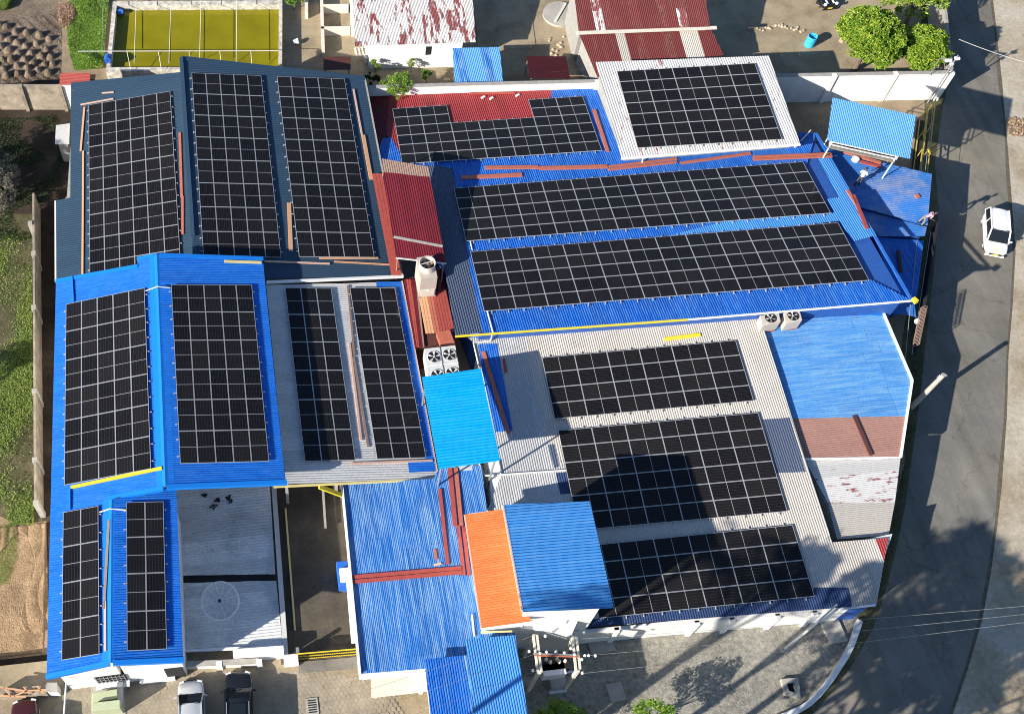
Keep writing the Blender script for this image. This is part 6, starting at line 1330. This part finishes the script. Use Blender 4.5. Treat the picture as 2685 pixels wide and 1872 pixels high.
for lab, q, s in (('brown concrete slab against the white wall right of the transformer', (10, 1795, 380), (1.6, 1.1)), ('pale concrete pad on the chippings near the lower shrubs', (10, 2090, 1330), (1.0, 1.1)), ('grey stone block at the side of the pale blue gate office', (10, 310, 1130), (.9, .6)), ('stone slab lying by the white kerb', (9, 1020, 1030), (1.2, 1.5))):
    e = at(*q); o = MB().box((e[0], e[1], .08), (*s, .16), .08).build('concrete_slab', 'concrete'); tag(o, lab, 'slab')
pit = thing('inspection_pit', 'open concrete inspection pit with a raised rim in the chippings', 'pit', at(9, 725, 1400)); pp = gpts([(9, 672, 1345), (9, 790, 1335), (9, 802, 1475), (9, 700, 1450)], .3); pi_ = inset(pp, .28); mb = MB(); vs = [(*p[:2], .3) for p in pp] + [(*p[:2], .3) for p in pi_] + [(*p[:2], 0) for p in pp] + [(*p[:2], .04) for p in pi_]
mb.add(vs, [(i, (i + 1) % 4, 4 + (i + 1) % 4, 4 + i) for i in range(4)] + [(8 + i, 8 + (i + 1) % 4, (i + 1) % 4, i) for i in range(4)] + [(4 + i, 4 + (i + 1) % 4, 12 + (i + 1) % 4, 12 + i) for i in range(4)]); mb.build('rim', 'concrete', pit); mq = MB(); mq.add([(*p[:2], .045) for p in pi_], [(0, 1, 2, 3)]); mq.build('pit_floor', 'dark', pit)
# pale green generator housing
gn = thing('generator_cabinet', 'pale green stepped metal cabinet on the front yard', 'cabinet', at(11, 1430, 700, 1.4)); q = gpts([(11, 1235, 590), (11, 1570, 545), (11, 1605, 780), (11, 1225, 860)], 1.4); MB().prism([p[:2] for p in (at(11, 1235, 590, 2.5), at(11, 1568, 535, 2.5), at(11, 1568, 660, 2.5), at(11, 1228, 720, 2.5))], 0, 2.5).build('cabinet', 'greenbox', gn, bevel=.03); MB().prism([p[:2] for p in (at(11, 1228, 722, 2.9), at(11, 1605, 680, 2.9), at(11, 1605, 790, 2.9), at(11, 1225, 830, 2.9))], 0, 2.9).build('cabinet', 'greenbox', gn, bevel=.03)
MB().box((*at(11, 1620, 640, 1.9)[:2], 1.85), (.35, 1.6, .9)).build('side_panel', 'steel', gn); MB().prism([p[:2] for p in gpts([(11, 1220, 500), (11, 1670, 500), (11, 1680, 900), (11, 1220, 900)], 1.45)], 1.3, 1.46).build('plinth', 'concrete', gn)
fn_ = thing('scaffold_rail', 'low frame of orange timber struts by the dark red car', 'frame', at(11, 300, 560, 1)); fr = MB()
for a, b in (((11, 55, 525), (11, 150, 640)), ((11, 315, 510), (11, 400, 610)), ((11, 495, 500), (11, 585, 605)), ((11, 0, 515), (11, 350, 570)), ((11, 350, 570), (11, 190, 635)), ((11, 350, 565), (11, 620, 550)), ((11, 0, 630), (11, 350, 645))): fr.beam(at(*a, h=2.4), at(*b, h=2.4), .08, .06)
fr.build('strut', 'wood', fn_); MB().prism([p[:2] for p in gpts([(11, -60, 530), (11, 620, 490), (11, 620, 600), (11, -60, 640)], 2.3)], 0, 2.3).build('wall', 'tanwall', fn_)
lp_ = tag(MB().tube([at(11, 890, 380, 4.2), at(11, 852, 930, 4.2)], .05, 6).build('service_cable', 'white'), 'thick white service cable running down past the front of the blue building', 'cable')
# drain covers, round slab, odds and ends
dcv = thing('drain_cover', 'square iron drain cover in the paving near the concrete canopy', 'drain cover', fat(7, 2088, 1530)); e = fat(7, 2088, 1530); MB().box((e[0], e[1], e[2] + .03), (.75, 1.0, .1)).build('frame', 'concrete', dcv); g_ = MB()
for k in range(6): g_.box((e[0], e[1] - .35 + k * .14, e[2] + .09), (.5, .06, .03))
g_.build('grate', 'black', dcv)
e = at(2, 1450, 105); tag(MB().lathe((e[0], e[1], 0), [(1.6, 0), (1.6, .22), (.01, .22)], 32).build('round_slab', 'concrete'), 'round concrete well slab in the neighbour yard', 'slab'); tag(MB().box((*at(2, 1450, 100)[:2], .27), (.2, 2.6, .1), -.6).build('slab_bar', 'cream'), 'pale bar lying across the round well slab', 'bar')
sl = ground_poly('block_paving', gpts([(2, 880, 70), (2, 1250, 30), (2, 1290, 330), (2, 900, 330)]), 'yard', .05)
tr_ = thing('concrete_trough', 'broken concrete trough with cross walls beside the rusty white roof', 'trough', at(17, 900, 400, 0)); mb = MB()
for a, b in (((17, 705, 0), (17, 735, 870)), ((17, 1150, 0), (17, 1175, 560)), ((17, 735, 195), (17, 1110, 190)), ((17, 700, 530), (17, 1140, 525))): mb.beam(at(*a, h=0), at(*b, h=0), .28, .9)
mb.build('wall', 'cream', tr_); e0, e1 = at(17, 480, -40, 0), at(17, 482, 290, 0); tag(MB().beam(e0, e1, .3, .8).build('low_wall', 'cream'), 'short pale free-standing wall beside the fish tank', 'wall')
bk = at(17, 280, 620, .4); bkt = thing('white_bucket', 'white bucket tipped over on the yard beside the fish tank', 'bucket', (bk[0], bk[1], 0)); MB().lathe((bk[0], bk[1], .22), [(.01, 0), (.2, 0), (.26, .5), (.24, .5), (.18, .03), (.01, .03)], 16, axis=np.array(Matrix.Rotation(math.radians(75), 3, 'Y'))).build('bucket', 'white', bkt)
bk = at(17, 1385, 870, .5); bkt = thing('white_basin', 'round white basin by the corner of the rusty white house', 'basin', (bk[0], bk[1], 0)); MB().lathe((bk[0], bk[1], 0), [(.2, 0), (.26, .7), (.22, .7), (.2, .4), (.01, .4)], 16).build('basin', 'white', bkt)
cr = at(17, 1300, 780, .6); crt = thing('slatted_rack', 'small pale slatted rack at the corner of the rusty white house', 'rack', (cr[0], cr[1], 0)); mb = MB()
for k in range(4): mb.box((cr[0] - .45 + k * .3, cr[1], .6), (.12, 1.1, .05))
mb.box((cr[0], cr[1] - .5, .55), (1.2, .06, .06)); mb.box((cr[0], cr[1] + .5, .55), (1.2, .06, .06))
mb.build('slat', 'cream', crt); mb = MB()
for i in (-1, 1):
    for j in (-1, 1): mb.box((cr[0] + i * .5, cr[1] + j * .45, .28), (.07, .07, .55))
mb.build('leg', 'cream', crt)
for i, (x, y) in enumerate(((1368, 125), (1445, 150), (1525, 130), (1545, 160), (1428, 200))):
    e = on(HP, 7, x, y) + (0, 0, .1); mb = MB()
    for k in range(5): mb.box((e[0] + random.uniform(-.25, .25), e[1] + random.uniform(-.15, .15), e[2] + random.uniform(-.05, .05)), (random.uniform(.1, .26), random.uniform(.07, .16), random.uniform(.04, .08)), random.random() * 3)
    tag(mb.build('dark_scrap', 'black'), 'black scrap piece lying on the north end of the grey shed roof', 'scrap', 'black scraps on the grey shed')
for lab, q in (('white fitting on the red roof corner, left of the bars', (2, 935, 658)), ('pair of white fittings near the bars on the red roof corner', (2, 990, 665)), ('white fitting right of the bars on the red roof corner', (2, 1165, 645))):
    e = on(MO, *q) + (0, 0, .1); tag(MB().box(tuple(e), (.38, .2, .12), .5).build('roof_fitting', 'white', bevel=.03), lab, 'fitting')
e = at(3, 1582, 1315, 3.3); tag(MB().box(tuple(e), (.3, .35, .15), .2).build('brick_block', 'terra'), 'small red block lying on the low blue shed near the leaning person', 'block')
e = at(3, 1173, 1060, 3.5); tag(MB().lathe((e[0], e[1], 3.28), [(.28, 0), (.28, .22), (.2, .25), (.01, .25)], 16).build('white_bowl', 'white'), 'round white tub below the tank stand railing', 'tub')
def wire(label, a, b, sag=.5, r=.008, mat='wire', n=12, group='overhead wires'):
    a, b = np.array(a, float), np.array(b, float); tag(MB().tube([a + (b - a) * t_ - np.array((0, 0, sag * 4 * t_ * (1 - t_))) for t_ in np.linspace(0, 1, n + 1)], r, 4).build('overhead_wire', mat), label, 'wire', group)
for lab, p, q in (('upper overhead wire from the transformer across the gate office roof', (10, 440, 200), (8, -300, 1560)), ('middle overhead wire from the transformer across the gate office roof', (10, 440, 575), (8, -100, 1640)), ('lower overhead wire from the transformer across the gate office roof', (10, 500, 905), (8, 300, 1640))): wire(lab, at(*p, h=4.9), at(*q, h=7.2), .3)
for lab, p, q in (('northern overhead wire crossing the road bend', (10, 1420, 260), (9, 2400, 850)), ('middle overhead wire crossing the road bend', (10, 1440, 600), (9, 2400, 902)), ('southern overhead wire crossing the road bend', (10, 1430, 950), (9, 2400, 955))): wire(lab, at(*p, h=4.9), at(*q, h=7.0), .3, .009)
wire('grey overhead wire slanting over the road at the top right', at(3, 1860, 265, 6.0), at(3, 2500, 470, 7.0), .2, .03); wire('thin cable along the roadside fence', at(3, 1690, 700, 3.0), at(6, 1500, 830, 3.0), .2, .02)
bw = MB(); a, b = at(19, 570, 510, 2.9), at(19, 490, 890, 2.9)
for k in range(26):
    c = a + (b - a) * k / 25; bw.tube([c + np.array((math.cos(t_) * .26, 0, math.sin(t_) * .26)) for t_ in np.linspace(0, 2 * math.pi, 9)], .022, 4, caps=False)
tag(bw.build('barbed_wire_coil', 'woodold'), 'coil of rusty barbed wire on the roadside wall', 'barbed wire'); e = at(19, 510, 637, 2.8); tag(MB().lathe((e[0], e[1], 2.4), [(.01, .45), (.16, .4), (.2, .2), (.1, 0)], 14).build('globe_lamp', 'white'), 'white globe lamp on the roadside wall corner', 'lamp')
# shade trees beyond the lower and left edges
for tg, h, L_ in ((on('PQR', 9, 163, 525), 15.0, 4.0), (on('PQR', 9, 640, 720), 16.0, 4.2)): f_, h = hidden(tg, h, 3.0); palm('tall palm standing beyond the lower edge of the view', f_, h, L=L_)
for i, (q, h, rd, n_) in enumerate((((9, 1560, 1400), 12, (4.2, 4.2, 3.4), 5000), ((9, 1180, 1380), 13, (3.2, 3.2, 3.0), 3500), ((9, 1700, 900), 15, (3.4, 3.4, 3.0), 3200), ((9, 2250, 1250), 14, (4.0, 4.0, 3.0), 4000), ((9, 1560, 760), 17, (1.8, 1.8, 1.6), 1400), ((9, 780, 640), 16, (1.6, 1.6, 1.4), 1200), ((9, 1480, 560), 14, (1.4, 1.4, 1.4), 900))):
    tgt = at(*q, h=0) if i not in (4, 5) else on('PQR', *q); f_, hh = hidden(tgt, h - rd[2], rd[2]); tree('shade_tree', 'broad tree standing beyond the lower edge of the view', 'tree', f_, hh + rd[2], rd, n_, .42, 'leaf4', .22, 60, 'trees outside the lower edge', spread=.3)
for q, h, rd, n_ in (((1, 100, 1150), 9, (3.6, 3.6, 2.6), 4000), ((4, 60, 830), 8, (1.2, 1.2, 1.0), 600), ((1, 560, 1000), 11, (1.6, 1.6, 1.4), 800)):
    tree('shade_tree', 'broad tree standing beyond the left edge of the view', 'tree', off(at(*q), h - rd[2]), h, rd, n_, .36, 'leaf4', .2, 50, 'trees outside the left edge', spread=.3)
bpy.context.view_layer.update()
